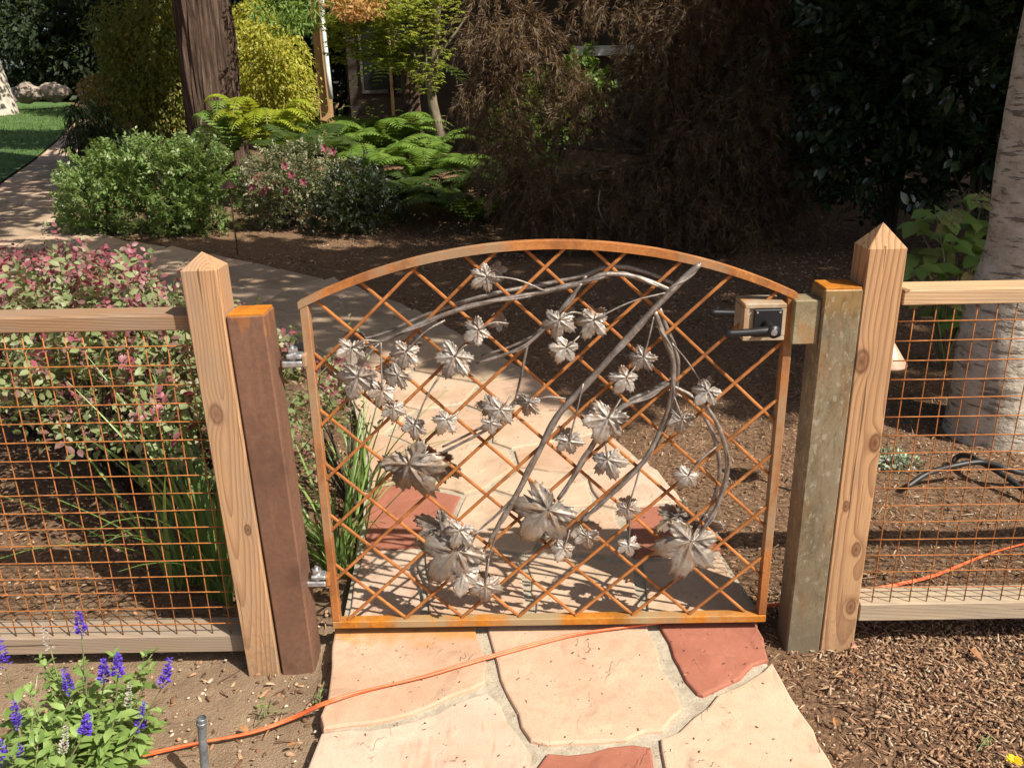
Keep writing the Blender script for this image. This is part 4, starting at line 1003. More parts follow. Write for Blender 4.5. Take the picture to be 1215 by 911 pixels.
# --- strap-leaved clumps
def strap_clump(loc, n, h, label, seed, spread=.5, w=.011):
    g = random.Random(seed); o0 = thing('strap_leaf_plant', loc, label, 'plant', 'strap leaf plants')
    for i in range(n):
        a = g.uniform(0, 2*PI); s = spread*g.uniform(.2, 1.1)*h; hh = h*g.uniform(.6, 1.1); bend = g.uniform(0, .55) if g.random() > .35 else .0
        d = np.array([math.cos(a), math.sin(a), 0]); b0 = np.array(loc)+d*g.uniform(0, .05)+np.array([g.gauss(0, .02), g.gauss(0, .02), 0]); x = np.array([-d[1], d[0], 0])*1.0
        V = []; F = []; K = 8
        for k in range(K+1):
            t_ = k/K; c = b0+d*s*t_**1.6+np.array([0, 0, hh*(t_-bend*t_**3)]); ww = w*(1-t_**3)*(.7+.3*min(1, t_*4))*g.uniform(.97, 1.03)+.0006
            nrm = np.array([-d[0]*.3, -d[1]*.3, .1])
            V += [c-x*ww/2+d*.002, c-d*.0015, c+x*ww/2+d*.002]
        for k in range(K):
            for j in range(2): F.append((k*3+j, k*3+j+1, k*3+j+4, k*3+j+3))
        build('blade', V, F, L['strap'], o0, None, True)
    return o0
strap_clump((-1.03, .28, -.02), 56, .72, 'tall green strap leaf clump behind the mesh next to the left wooden post', 3, .55, .014)
strap_clump((-1.18, .34, -.02), 22, .66, 'small strap leaf clump leaning left under the loropetalum', 4, .95, .012)
strap_clump((-.68, .42, -.02), 46, .50, 'strap leaf clump behind the hinges between steel post and gate', 5, .85, .010)
strap_clump((-.70, .95, -.02), 34, .42, 'strap leaf clump farther back along the path edge left of the gate', 6, .9, .010)

# --- blue salvia, front left
SL_ = leaf_mesh('leaf', (T_oval(.42, .06, .22)[0], T_oval(.42)[1]), L['salvia'])
def salvia(loc, n, h, label, seed, spikes):
    g = random.Random(seed); o0 = thing('salvia_plant', loc, label, 'flower', 'blue salvia plants')
    b = MB(); P = []; D = []; N = []; Z = []
    tips = []
    for i in range(n):
        a = g.uniform(0, 2*PI); s = g.uniform(.02, .17); t0 = np.array(loc); e = t0+np.array([math.cos(a)*s, math.sin(a)*s, h*g.uniform(.75, 1.45)])
        tips.append(e)
    tips += [np.array(s) for s in spikes]
    for i, e in enumerate(tips):
        p = smooth_path([np.array(loc)+np.array([g.gauss(0, .015), g.gauss(0, .015), -.02]), np.array(loc)*.45+e*.55+np.array([g.gauss(0, .01), g.gauss(0, .01), -.01]), e], sub=6)
        b.tube(p, [.0028, .002, .0014], 5)
        m_ = 9
        for k in range(m_):
            t_ = .3+.66*k/m_ if i < n else .25+.5*k/m_
            q = p[int(t_*(len(p)-1))]; th = k*PI/2*1.02+i
            for sd in (0, PI):
                P.append(q); D.append((math.cos(th+sd), math.sin(th+sd), g.uniform(-.1, .6))); N.append((g.gauss(0, .25), g.gauss(0, .25), 1)); Z.append(.060*g.uniform(.55, 1.15)*(1.15-.5*t_))
        if i < n:
            for k in range(5):
                th = g.uniform(0, 6.3); P.append(e); D.append((math.cos(th), math.sin(th), .9)); N.append((-math.cos(th)*.5, -math.sin(th)*.5, 1)); Z.append(.026*g.uniform(.6, 1.2))
    b.build('stem', M['stem'], o0, None, True)
    leaf_objs('leaf', np.array(P), np.array(D), np.array(N), np.array(Z), SL_, o0)
    for j, e in enumerate(spikes):
        e = np.array(e); d = unit(e-np.array(loc)+np.array([0, 0, .25])); L_ = g.uniform(.05, .075); n2 = 85
        spent = (j % 4 == 3)
        tt = np.array([g.random() for _ in range(n2)]); th = np.array([g.uniform(0, 6.3) for _ in range(n2)]); rr = .0105*(1-.75*tt)+.001
        x = unit(np.cross(d, [0, 1, .2])); y = np.cross(d, x); R_ = np.cos(th)[:, None]*x+np.sin(th)[:, None]*y
        whorl = np.round(tt*9)/9; PP = e+d*(whorl*L_)[:, None]+R_*rr[:, None]*.5
        cloud('flower_spike', PP, R_+d*.5, np.tile(d, (n2, 1))+nr.normal(size=(n2, 3))*.3, .010*(1.15-.6*tt)*(.6 if spent else 1), T_oval(.75), L['spent' if spent else 'purple'], o0, None, None)
s1 = [onY(97, 752, -.42), onY(124, 806, -.45), onY(84, 822, -.43), onY(60, 770, -.38)]
salvia((-1.10, -.42, -.02), 15, .2, 'blue salvia with tall purple spikes in front of the left fence', 11, s1)
s2 = [onY(194, 812, -.47), onY(165, 865, -.47), onY(140, 800, -.5), onY(152, 838, -.46)]
salvia((-1.06, -.50, -.02), 9, .15, 'blue salvia with one leaning purple spike nearest the conduit stub', 12, s2)
s3 = [onY(22, 862, -.52), onY(6, 790, -.5), onY(30, 915, -.55), onY(75, 890, -.56)]
salvia((-1.20, -.55, -.02), 13, .17, 'blue salvia at the lower left corner with short purple spikes', 13, s3)
s4 = [onY(6, 905, -.6), onY(100, 870, -.6)]
salvia((-1.17, -.60, -.02), 11, .14, 'leafy low salvia along the bottom edge at left', 14, s4)

# seedlings and the yellow flower
def seedling(px, py, label, n, s, mat, seed, flower=False):
    g = random.Random(seed); p = onG(px, py); o0 = thing('seedling', tuple(p), label, 'weed')
    P = []; D = []; N = []; Z = []
    for i in range(n):
        a = g.uniform(0, 6.3); r = g.uniform(0, s); P.append((p[0]+r*math.cos(a), p[1]+r*math.sin(a), p[2]+g.uniform(.004, .02+s*.5))); D.append((math.cos(a), math.sin(a), .4)); N.append((g.gauss(0, .3), g.gauss(0, .3), 1)); Z.append(s*g.uniform(.35, .8))
    leaf_objs('leaf', np.array(P), np.array(D), np.array(N), np.array(Z), leaf_mesh('leaf', T_oval(.6), mat), o0)
    twigs(o0, p, P[::2], .0015, .0008)
    if flower:
        e = p+np.array([0, 0, .075]); twigs(o0, p, [e], .0015, .001, None, 'flower_stalk')
        q = np.array([i*2*PI/10 for i in range(10)]); DD = np.stack([np.cos(q), np.sin(q), .55+.2*np.cos(q*3)], 1)
        leaf_objs('petal', np.tile(e, (10, 1)), DD, np.tile([0, 0, 1.], (10, 1))+nr.normal(size=(10, 3))*.15, np.full(10, .019), leaf_mesh('petal', T_oval(.75), L['yellow']), o0)
    return o0
seedling(378, 831, 'tiny green seedling beside the cord at the edge of the flagstone', 12, .016, L['salvia'], 1)
seedling(318, 846, 'sprawling thin weed on the soil left of the cord', 16, .02, L['strap'], 2)
seedling(1196, 935, 'small plant with a yellow flower at the lower right corner', 8, .03, L['strap'], 3, True)
seedling(1166, 885, 'thin upright weed in the mulch near the yellow flower', 7, .016, L['strap'], 4)
seedling(930, 392, 'small green weed in the shaded bed behind the lock', 10, .04, L['salvia'], 5)
p = onG(1060, 552); o0 = thing('sedum_plant', tuple(p), 'pale green sedum mound behind the right wooden post', 'plant')
B, Nn = blob_pts([((p[0], p[1], .01), (.075, .075, .06)), ((p[0]+.05, p[1]-.03, .01), (.05, .05, .045)), ((p[0]-.05, p[1]+.02, .01), (.05, .05, .045))], 420, .75, 5)
B[:, 2] = np.abs(B[:, 2]); leaf_objs('leaf', B[:140], (Nn*.6+nr.normal(size=Nn.shape)*.5)[:140], Nn[:140], np.full(140, .02), leaf_mesh('leaf', T_oval(.55), L['sedum']), o0)
cloud('foliage', B[140:], Nn[140:]*.6+nr.normal(size=(280, 3))*.5, Nn[140:], .018, T_oval(.55), L['sedum'], o0)

# --- hydrangea by the trunk
HM = leaf_mesh('leaf', (T_oval(.62, .06, .2)[0], T_oval(.62)[1]), L['hyd'])
h0 = onY(1135, 345, 2.35); hy = thing('hydrangea', (h0[0], 2.35, 0), 'green hydrangea with faded flower heads left of the pale trunk', 'shrub')
hp_ = [(1090, 268), (1110, 250), (1150, 262), (1165, 240), (1105, 300), (1130, 285), (1155, 290), (1090, 320), (1120, 322), (1150, 320), (1168, 270), (1125, 262), (1105, 350), (1140, 345), (1085, 300), (1165, 305), (1110, 375), (1145, 375)]
P = []; D = []; N = []; Z = []
tips = []
for i, (x, y) in enumerate(hp_):
    Yv = 2.35+rnd.uniform(-.16, .16); c = onY(x, y, Yv); tips.append(c)
    for k in range(5):
        th = k*1.26+i; P.append(c+nr.normal(size=3)*.015); D.append((math.cos(th), math.sin(th)*.8-.2, rnd.uniform(-.5, .25))); N.append((rnd.gauss(0, .2), -.45, 1)); Z.append(rnd.uniform(.10, .165))
leaf_objs('leaf', np.array(P), np.array(D), np.array(N), np.array(Z), HM, hy)
twigs(hy, (h0[0], 2.35, 0), tips, .006, .003)
for (x, y) in ((1129, 258), (1165, 237)):
    c = onY(x, y, 2.22); B, Nn = blob_pts([(c, (.045, .04, .03))], 130, .6, 3); cloud('flower_head', B, Nn, nr.normal(size=B.shape), .014, T_oval(.8), L['hydfl'], hy, None, None)

# --- the pale trunk at right (its own crown spreads above the picture)
def trunk_mesh(pts, radii, n=20, amp=.06, fs=5, seed=0, ridges=0):
    pts = smooth_path(pts, sub=6); N_ = len(pts); rs = np.interp(np.linspace(0, 1, N_), np.linspace(0, 1, len(radii)), radii)
    V, F = tube_vf(pts, list(rs), n, True); V = np.array(V)
    for i in range(N_):
        for k in range(n):
            j = i*n+k; d = V[j]-pts[i]; a = mnoise.noise(Vector((math.cos(2*PI*k/n)*1.2, math.sin(2*PI*k/n)*1.2, pts[i][2]*fs*.3+seed)))*amp
            if ridges: a += ridges*(abs(mnoise.noise(Vector((math.cos(2*PI*k/n)*7, math.sin(2*PI*k/n)*7, pts[i][2]*.8+seed))))*1.6-.35)
            V[j] = pts[i]+d*(1+a)
    return V, F
tl = [onY(1122, 530, 1.45), onY(1148, 380, 1.45), onY(1176, 290, 1.45), onY(1192, 170, 1.45), onY(1212, 60, 1.45)]
cen = [(tl[0][0]+.255, 1.45, -.15), (tl[0][0]+.25, 1.45, .0), (tl[0][0]*.55+tl[1][0]*.45+.215, 1.45, .22), (tl[1][0]+.195, 1.45, tl[1][2]), (tl[2][0]+.185, 1.45, tl[2][2]), (tl[3][0]+.178, 1.45, tl[3][2]), (tl[4][0]+.17, 1.45, tl[4][2])]
cen = [np.array(q) for q in cen]; cen += [cen[-1]+np.array([.12, .05, 1.2]), cen[-1]+np.array([.2, .1, 3.2])]
T1 = thing('shade_tree', (cen[1][0], 1.45, 0), 'large pale trunk with dark rings rising past the right fence', 'tree')
V, F = trunk_mesh(cen, [.30, .255, .216, .196, .185, .178, .17, .16, .12], 44, .08, 8, 3); build('trunk', V, F, M['bark_pale'], T1, None, True)

# --- redwood
r0 = onY(262, 182, 10.0); rx = r0[0]
rl = [onY(258, 165, 10.)[0], onY(247, 80, 10.)[0], onY(239, 0, 10.)[0]]
RW = thing('redwood_tree', (rx, 10, .2), 'dark furrowed redwood trunk rising behind the azaleas', 'tree')
V, F = trunk_mesh([(rl[0]+.06, 10, -.1), (rl[0]+.02, 10, .75), (rl[1], 10, 1.7), (rl[2], 10, 2.75), (rl[2]-.15, 10, 5.), (rl[2]-.3, 10, 9)], [.40, .36, .345, .35, .33, .2], 160, .05, 4, 1, .16); build('trunk', V, F, M['bark_red'], RW, None, True)

# --- crowns overhead whose shade falls where the photograph has shade
def lit_amount(gx, gy):
    """how open the canopy is above the ground point (gx, gy), seen along the sun"""
    B = np.interp(gx, [-3.2, -2.4, -1.6, -.9, -.15, .3, .9, 1.6, 3, 6], [3.0, 2.9, 2.75, 2.55, 2.2, 1.95, 1.75, 1.9, 1.9, 1.6])
    if gy < B: return 1.0
    if -1.9 < gx < .2 and gy < 4.6 and in_poly(gx, gy, PATH): return .30
    if in_poly(gx, gy, PATH) and gy < 6.5: return .34
    if 6.7 < gy < 12.2 and -5.5-.12*(gy-6) < gx < -1.5: return 1.0
    if 12.2 <= gy < 16 and -6.4 < gx < -3.5: return 1.0
    if -1.5 <= gx < .5 and 8.4 < gy < 11.5: return .8
    if -2.3 < gx < -.2 and 6.2 < gy < 9.2: return .85
    if -.2 <= gx < .4 and 6.5 < gy < 7.7: return .6
    if gx < -3.0 and gy < 5.6: return .6
    if gx < -4.6 and gy > 14: return .12+.85*(math.sin(gy*1.05+gx*.12+.5) > .35)
    if gx < -4.6 and 11 < gy <= 14: return .22
    if gx < -4.6 and gy > 5: return .40
    return .0
cP = []; tries = 0
while tries < 170000:
    tries += 1
    gx, gy = rnd.uniform(-13, 8.5), rnd.uniform(1.0, 21)
    L_ = lit_amount(gx+nz(gx, gy, 1.8, 9)*.22, gy+nz(gx, gy, 1.8, 5)*.22)
    if rnd.random() > (1-L_)**1.6: continue
    z = rnd.uniform(4.3, 8.2)+.05*max(0, gy-6)
    cP.append((gx-SK[0]*z, gy-SK[1]*z, z))
cP = np.array(cP)
extra = [((6.2, -.6), 'tall shade tree standing to the right of the garden'), ((7.2, 4.4), 'broad shade tree standing beyond the camellias'), ((-7.6, 7.6), 'shade tree standing left of the lawn path'), ((1.8, 12.9), 'shade tree standing at the back by the house')]
roots = [(T1, cen[-1]), (RW, np.array([rl[2]-.2, 10, 6]))]
for (x, y), lab in extra:
    if x == -7.6 or y > 12: continue
    o0 = thing('shade_tree', (x, y, gz(x, y)), lab, 'tree')
    V, F = trunk_mesh([(x, y, gz(x, y)-.1), (x+.05, y, 1.5), (x, y+.1, 3.4), (x+.1, y, 6)], [.24, .18, .15, .08], 18, .05); build('trunk', V, F, M['bark_dark'], o0, None, True)
    roots.append((o0, np.array([x, y, 5.])))
own = np.argmin(np.stack([np.linalg.norm((cP-r)*np.array([1, 1, .3]), axis=1) for _, r in roots]), axis=0)
for i, (o0, r) in enumerate(roots):
    P = cP[own == i]; n = len(P)
    if not n: continue
    P = P+nr.normal(size=P.shape)*.05
    cloud('crown', P, nr.normal(size=(n, 3)), unit(nr.normal(size=(n, 3))*.6-np.array([sdir[0], sdir[1], sdir[2]])), nr.uniform(.15, .29, n), T_quad(.62), L['canopy'], o0)
    b = MB(); rg = random.Random(i)
    for k in range(10):
        q = P[rg.randrange(n)]; b.tube(smooth_path([r+np.array([0, 0, -1.2+k*.15]), r*.5+q*.5+np.array([0, 0, .5]), q], sub=4), [.07, .04, .012], 7)
    b.build('limb', M['bark_dark'], o0, None, True)

# --- azaleas and low shrubs in front of the redwood
def shrub(name, px, py, Y, blobs_px, n, leaf, mat, label, cat='shrub', group=None, tmpl=None, seed=0, stems=True, depth=.8, parts=0, spr=False):
    """blobs given as (px, py, rx, ry) in photo pixels at depth Y"""
    c = onY(px, py, Y); base = (c[0], Y, gz(c[0], Y)); o0 = thing(name, base, label, cat, group)
    s = (Y-CAM[1])/FPX*1.03; bl = []; g = random.Random(seed)
    for (x, y, rx_, ry_) in blobs_px:
        yy = Y+g.uniform(-.25, .25)*depth; q = onY(x, y, yy); bl.append((q, np.array([rx_*s, rx_*s*depth, ry_*s])))
        for k in range(5):
            d = unit(np.array([g.gauss(0, 1), g.gauss(0, 1)-.3, g.gauss(0, 1)+.3])); bl.append((q+d*bl[-1-k][1]*.62 if k == 0 else q+d*np.array([rx_*s, rx_*s*depth, ry_*s])*.62, np.array([rx_*s, rx_*s*depth, ry_*s])*g.uniform(.3, .48)))
    P, D_, N_2, T2 = sprays(bl, n//8, 8, leaf*2.6, seed+50, .75) if spr else (None,)*4
    if spr: P2 = P
    if not spr: P, Nn = blob_pts(bl, n, .6, seed+50)
    ok = P[:, 2] > np.array([gz(a, b) for a, b, _ in P])+.01; P = P[ok]
    if spr: D, N = D_[ok], N_2[ok]
    else: D, N = leaf_dirs(Nn[ok], .5, 0, .6)
    sz = leaf*nr.uniform(.65, 1.3, len(P))
    if parts:
        o = nearest_first(P)[:parts]; mk = np.zeros(len(P), bool); mk[o] = True
        leaf_objs('leaf', P[mk], D[mk], N[mk], sz[mk], leaf_mesh('leaf', tmpl or TO5, mat), o0); P, D, N, sz = P[~mk], D[~mk], N[~mk], sz[~mk]
    cloud('foliage', P, D, N, sz, tmpl or T_quad(.55), mat, o0)
    if stems: twigs(o0, base, [b[0] for b in bl[::2]], .016, .004, M['bark_dark'])
    return o0, bl
shrub('azalea', 130, 280, 7.2, [(128, 222, 46, 40), (100, 235, 26, 26), (150, 205, 36, 30), (110, 262, 36, 18)], 8000, .05, L['azalea'], 'bright green azalea mound at left beside the path', 'shrub', 'azaleas', seed=1, spr=True)
shrub('azalea', 215, 285, 7.0, [(200, 215, 40, 38), (235, 205, 38, 34), (190, 250, 44, 30), (250, 245, 36, 36), (222, 270, 44, 18), (175, 185, 20, 16), (225, 182, 16, 14)], 10500, .05, L['azalea'], 'bright green azalea in front of the redwood trunk', 'shrub', 'azaleas', seed=2, spr=True)
az, bl = shrub('azalea', 340, 270, 7.3, [(330, 215, 42, 34), (370, 200, 30, 26), (320, 245, 34, 28), (355, 235, 36, 32)], 8000, .044, L['azalea_pale'], 'variegated azalea with pink flowers right of the path light', 'shrub', 'azaleas', seed=3, spr=True)
FLW = leaf_mesh('blossom', T_oval(.8), L['pink'])
fp = [(305, 213), (318, 222), (346, 208), (340, 226), (385, 176), (395, 180), (312, 228), (327, 216), (300, 222), (338, 197), (360, 216)]
for x, y in fp:
    q = onY(x, y, 6.85+rnd.uniform(0, .15)); a = np.arange(5)*1.256
    leaf_objs('blossom', np.tile(q, (5, 1)), np.stack([np.cos(a), -np.ones(5)*.5, np.sin(a)], 1), np.tile([0, -1., .3], (5, 1)), np.full(5, .05), FLW, az)
shrub('azalea', 425, 285, 6.9, [(420, 235, 34, 36), (450, 245, 28, 30), (395, 255, 24, 26)], 6000, .042, L['azalea_dark'], 'dark azalea mound in the shade at the end of the row', 'shrub', 'azaleas', seed=4, spr=True)

shrub('sunny_shrub', 655, 165, 9.6, [(650, 130, 44, 34), (690, 100, 26, 30), (610, 150, 30, 24)], 4200, .07, L['fern'], 'bright green shrub seen through gaps in the laceleaf maple', 'shrub', None, TO5, 41, True, .8, 0, True)
# --- golden weeping shrub round the redwood, and an orange-leaved one beside it
def weeping(name, label, cat, px, py, Y, blobs_px, n, ln, w, mat, seed, droop=.9, group=None, stem_mat='bark_dark', stems=True):
    c = onY(px, py, Y); base = (c[0], Y, gz(c[0], Y)); o0 = thing(name, base, label, cat, group); s = (Y-CAM[1])/FPX*1.03; bl = []; g = random.Random(seed)
    for (x, y, rx_, ry_) in blobs_px:
        q = onY(x, y, Y+g.uniform(-.3, .3)); R_ = np.array([rx_*s, rx_*s*.85, ry_*s]); bl.append((q, R_))
        for k in range(4): bl.append((q+unit(np.array([g.gauss(0, 1), g.gauss(0, 1), g.gauss(0, 1)]))*R_*.7, R_*g.uniform(.28, .45)))
    P, Nn = blob_pts(bl, n, .5, seed+9); ok = P[:, 2] > np.array([gz(a, b) for a, b, _ in P])+.03; P, Nn = P[ok], Nn[ok]
    D, N = leaf_dirs(Nn, .2, droop, .5); cloud('foliage', P, D, N, ln*nr.uniform(.6, 1.35, len(P)), T_quad(w), mat, o0)
    if stems: twigs(o0, base, [b[0] for b in bl[::2]], .03, .006, M[stem_mat])
    return o0
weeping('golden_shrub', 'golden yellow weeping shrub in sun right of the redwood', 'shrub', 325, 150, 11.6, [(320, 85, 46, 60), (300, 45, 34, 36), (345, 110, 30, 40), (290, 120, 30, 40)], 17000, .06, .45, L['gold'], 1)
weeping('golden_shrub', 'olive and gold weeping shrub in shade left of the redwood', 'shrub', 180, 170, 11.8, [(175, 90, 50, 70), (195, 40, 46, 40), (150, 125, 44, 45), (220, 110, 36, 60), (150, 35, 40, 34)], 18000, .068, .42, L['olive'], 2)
weeping('orange_shrub', 'small orange leaved shrub at the left end of the golden shrub', 'shrub', 118, 140, 12.2, [(118, 108, 22, 18), (142, 70, 12, 12)], 900, .08, .5, L['orange'], 3)
weeping('drooping_shrub', 'dark drooping shrub hanging over the far path edge', 'shrub', 98, 190, 10.0, [(100, 170, 24, 24), (122, 172, 34, 30), (150, 185, 30, 22), (105, 140, 26, 22)], 3600, .11, .16, L['dark'], 4, 1.3)

# --- ferns: every frond a part
def frond(P, D, N, Z, tm, mat, o0):
    V, F = cloud_arrays(np.array(P), np.array(D), np.array(N), np.array(Z), tm); V = [tuple(v) for v in V]; F = [tuple(int(i) for i in f) for f in F]
    line = [np.array(p) for p in P[::2]]; line = [line[0]*2-line[1]]+line; b = len(V); w = .0035
    for i, q in enumerate(line): V += [tuple(q+np.array([w, 0, -.002])), tuple(q+np.array([-w*.5, w, -.002])), tuple(q+np.array([-w*.5, -w, -.001]))]
    for i in range(len(line)-1):
        for j in range(3): F.append((b+i*3+j, b+i*3+(j+1) % 3, b+i*3+3+(j+1) % 3, b+i*3+3+j))
    return build('frond', V, F, mat, o0)
def fern(px, py, Y, n, ln, mat, label, seed, group, up=.8, pin=22):
    c = onY(px, py, Y); g = random.Random(seed); base = np.array([c[0], Y, max(c[2], gz(c[0], Y))]); o0 = thing('fern', tuple(base), label, 'fern', group)
    for i in range(n):
        a = 2*PI*i/n+g.uniform(-.3, .3); d = np.array([math.cos(a), math.sin(a), 0]); L_ = ln*g.uniform(.7, 1.15); el = up*g.uniform(.7, 1.3)
        P = []; D = []; N = []; Z = []; sd = np.array([-d[1], d[0], 0])
        for k in range(pin):
            t_ = (k+.7)/pin; q = base+d*L_*t_*(.95-.1*t_)+np.array([0, 0, L_*(el*t_-.75*el*t_**2.2)]); w = math.sin(PI*min(1, t_*.88+.12))**.8*L_*.2+.008
            tg = unit(d+np.array([0, 0, el-1.65*el*t_**1.2]))
            for s_ in (-1, 1): P.append(q); D.append(sd*s_+tg*.45+np.array([0, 0, -.15])); N.append(np.cross(tg, sd)*-1 if np.cross(tg, sd)[2] < 0 else np.cross(tg, sd)); Z.append(w)
        frond(P, D, N, Z, T_oval(min(.5, L_*1.2/pin/(L_*.2)), .03, .1), mat, o0)
    return o0
fern(318, 186, 8.7, 24, .78, L['lime'], 'yellow green fern lit by sun behind the azaleas', 1, 'ferns', 1.9)
fern(278, 182, 9.0, 18, .68, L['fern'], 'fresh green fern at the foot of the redwood', 2, 'ferns', 1.8)
fern(455, 178, 9.4, 20, 1.0, L['fern'], 'bright sunlit fern left of the slim maple trunk', 3, 'ferns', .95)
fern(400, 185, 9.2, 16, .95, L['fern'], 'bright arching fern right of the lime fern', 4, 'ferns', 1.0)
fern(500, 190, 9.0, 16, .95, L['fern'], 'half shaded fern at the foot of the slim maple trunk', 10, 'ferns', .9)
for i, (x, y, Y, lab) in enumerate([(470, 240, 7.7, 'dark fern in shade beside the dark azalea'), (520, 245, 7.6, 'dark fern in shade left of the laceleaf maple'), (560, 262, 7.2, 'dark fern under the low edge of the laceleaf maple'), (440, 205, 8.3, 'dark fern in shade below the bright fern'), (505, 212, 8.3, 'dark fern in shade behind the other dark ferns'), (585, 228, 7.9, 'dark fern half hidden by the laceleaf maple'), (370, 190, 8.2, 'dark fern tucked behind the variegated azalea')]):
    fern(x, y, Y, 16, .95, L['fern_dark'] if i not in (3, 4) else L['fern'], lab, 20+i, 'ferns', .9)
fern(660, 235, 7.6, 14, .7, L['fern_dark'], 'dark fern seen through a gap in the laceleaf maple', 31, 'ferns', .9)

# --- laceleaf maple, the dark weeping mass in the middle
def lace_maple():
    base = (1.45, 6.35, .02); o0 = thing('laceleaf_maple', base, 'weeping laceleaf maple with dark dissected foliage in the middle', 'tree')
    s = (6.2-CAM[1])/FPX*1.02; bl = []; g = random.Random(4)
    for (x, y, rx_, ry_, dy) in [(625, 60, 66, 76, -.3), (800, 45, 80, 75, 0), (770, 100, 46, 40, -.2), (730, 8, 60, 22, 0), (880, 60, 100, 90, .2), (590, 30, 55, 60, -.2), (930, 130, 60, 60, .3), (680, 130, 50, 46, -.2), (590, 120, 50, 60, -.3), (620, 185, 45, 45, -.4), (840, 150, 110, 60, 0),
                           (780, 220, 110, 70, -.3), (640, 225, 50, 40, -.5), (600, 200, 36, 34, -.5), (690, 270, 60, 26, -.6), (760, 270, 60, 30, -.6), (900, 275, 70, 24, -.4), (880, 230, 90, 65, -.1), (700, 235, 80, 60, -.3), (940, 215, 50, 45, 0), (830, 265, 100, 35, -.5), (650, 250, 50, 40, -.2), (840, -50, 120, 60, .2), (920, -40, 100, 60, .3)]:
        q = onY(x, y, 6.2+dy); R_ = np.array([rx_*s, rx_*s*.75, ry_*s]); bl.append((q, R_))
        bl[-1] = (q, R_*.6)
        for k in range(9): bl.append((q+unit(np.array([g.gauss(0, 1), g.gauss(0, 1)-.4, g.gauss(0, 1)]))*R_*g.uniform(.6, .95), R_*g.uniform(.16, .30)))
    # hanging strands, each with tufts of thin leaflets along it
    B, Nn = blob_pts(bl, 6200, .3, 8); P = []; D = []; Z = []
    for i in range(len(B)):
        d0 = unit(np.array([Nn[i][0], Nn[i][1], .25*Nn[i][2]+.1])+nr.normal(size=3)*.25); L_ = g.uniform(.10, .34); q = B[i].copy(); K = max(3, int(L_/.05)); sz_ = g.uniform(.06, .115)
        for k in range(K):
            t_ = k/K; tg = unit(d0*(1-t_*.8)+np.array([0, 0, -.25-1.1*t_])); q = q+tg*L_/K
            if q[2] < .12: break
            m_ = 7
            P += [q]*m_; D.append(unit(tg+np.array([0, 0, -.25])+nr.normal(size=(m_, 3))*.55)); Z += [sz_*(1-.25*t_)]*m_
    P = np.array(P); D = np.concatenate(D); Z = np.array(Z)*nr.uniform(.7, 1.15, len(P)); N = unit(nr.normal(size=P.shape)*.7-np.array(sdir)*.8)
    cloud('foliage', P, D, N, Z, T_quad(.075, .02), L['lace'], o0)
    b = MB()
    b.tube(smooth_path([(1.45, 6.35, -.05), (1.38, 6.3, .5), (1.5, 6.35, 1.0), (1.3, 6.3, 1.6)], sub=5), [.11, .085, .07, .04], 10); b.build('trunk', M['bark_dark'], o0, None, True)
    twigs(o0, (1.45, 6.35, .8), [q[0]*.9+np.array([1.45, 6.35, .8])*.1 for q in bl[::16]], .03, .006, M['bark_dark'], 'branch')
    b = MB(); tw = [onY(*q, 5.55) for q in ((712, 225), (710, 245), (716, 262), (725, 272))]; b.tube(smooth_path(tw), .006, 6); b.tube(smooth_path([tw[2], onY(708, 275, 5.5), onY(718, 285, 5.5)]), .004, 5); b.build('bare_twig', M['bark_pale'], o0, None, True)
lace_maple()

# --- slim green maple with its crown at the top
mp = onY(517, 175, 9.3); GM = thing('slim_maple', (mp[0], 9.3, .17), 'slim green maple with thin grey trunk left of the laceleaf maple', 'tree')
b = MB(); b.tube(smooth_path([onY(530, 185, 9.3), onY(520, 150, 9.3), onY(512, 110, 9.3), onY(516, 60, 9.3), onY(519, 0, 9.3), onY(515, -60, 9.3)], sub=5), [.075, .065, .055, .045, .035], 12); b.build('trunk', M['bark_grey'], GM, None, True)
b = MB(); 
for q in ([(513, 110), (500, 80), (480, 50), (450, 25)], [(512, 115), (505, 95), (505, 60), (495, 20)], [(516, 70), (540, 40), (560, 10)], [(517, 40), (480, 10), (430, 0)]): b.tube(smooth_path([onY(*v, 9.3) for v in q], sub=4), [.025, .016, .008], 7)
b.build('branch', M['bark_grey'], GM, None, True)
bl = []; s = 11.3/FPX; g = random.Random(2)
for (x, y, rx_, ry_) in [(430, 35, 45, 30), (475, 20, 50, 36), (500, 60, 34, 26), (445, 5, 60, 26), (520, 10, 30, 30), (470, 70, 26, 16), (410, 20, 26, 24), (405, 60, 20, 14), (440, 62, 30, 14), (505, 95, 22, 16)]:
    q = onY(x, y, 9.3); R_ = np.array([rx_*s, rx_*s, ry_*s]); bl.append((q, R_))
    for k in range(4): bl.append((q+unit(nr.normal(size=3))*R_*.7, R_*g.uniform(.25, .4)))
B, Nn = blob_pts(bl, 2500, .4, 4); n = len(B); P = np.repeat(B, 5, 0); ang = np.tile(np.arange(5)*.6-1.2, n); a0 = np.repeat(nr.random(n)*6.28, 5)+ang
D = np.stack([np.cos(a0), np.sin(a0), nr.normal(size=n*5)*.15-.25], 1); N = np.tile([0, -.2, 1.], (n*5, 1))+nr.normal(size=(n*5, 3))*.25
cloud('crown', P, D, N, np.repeat(nr.uniform(.05, .085, n), 5), T_quad(.3), L['maple'], GM)
weeping('orange_maple', 'orange leaved maple tuft at the top above the bright ferns', 'tree', 425, 60, 8.7, [(412, 4, 26, 10), (440, 0, 26, 12), (425, 12, 26, 9)], 1300, .06, .4, L['orange'], 7, .2, None, 'bark_grey', False)
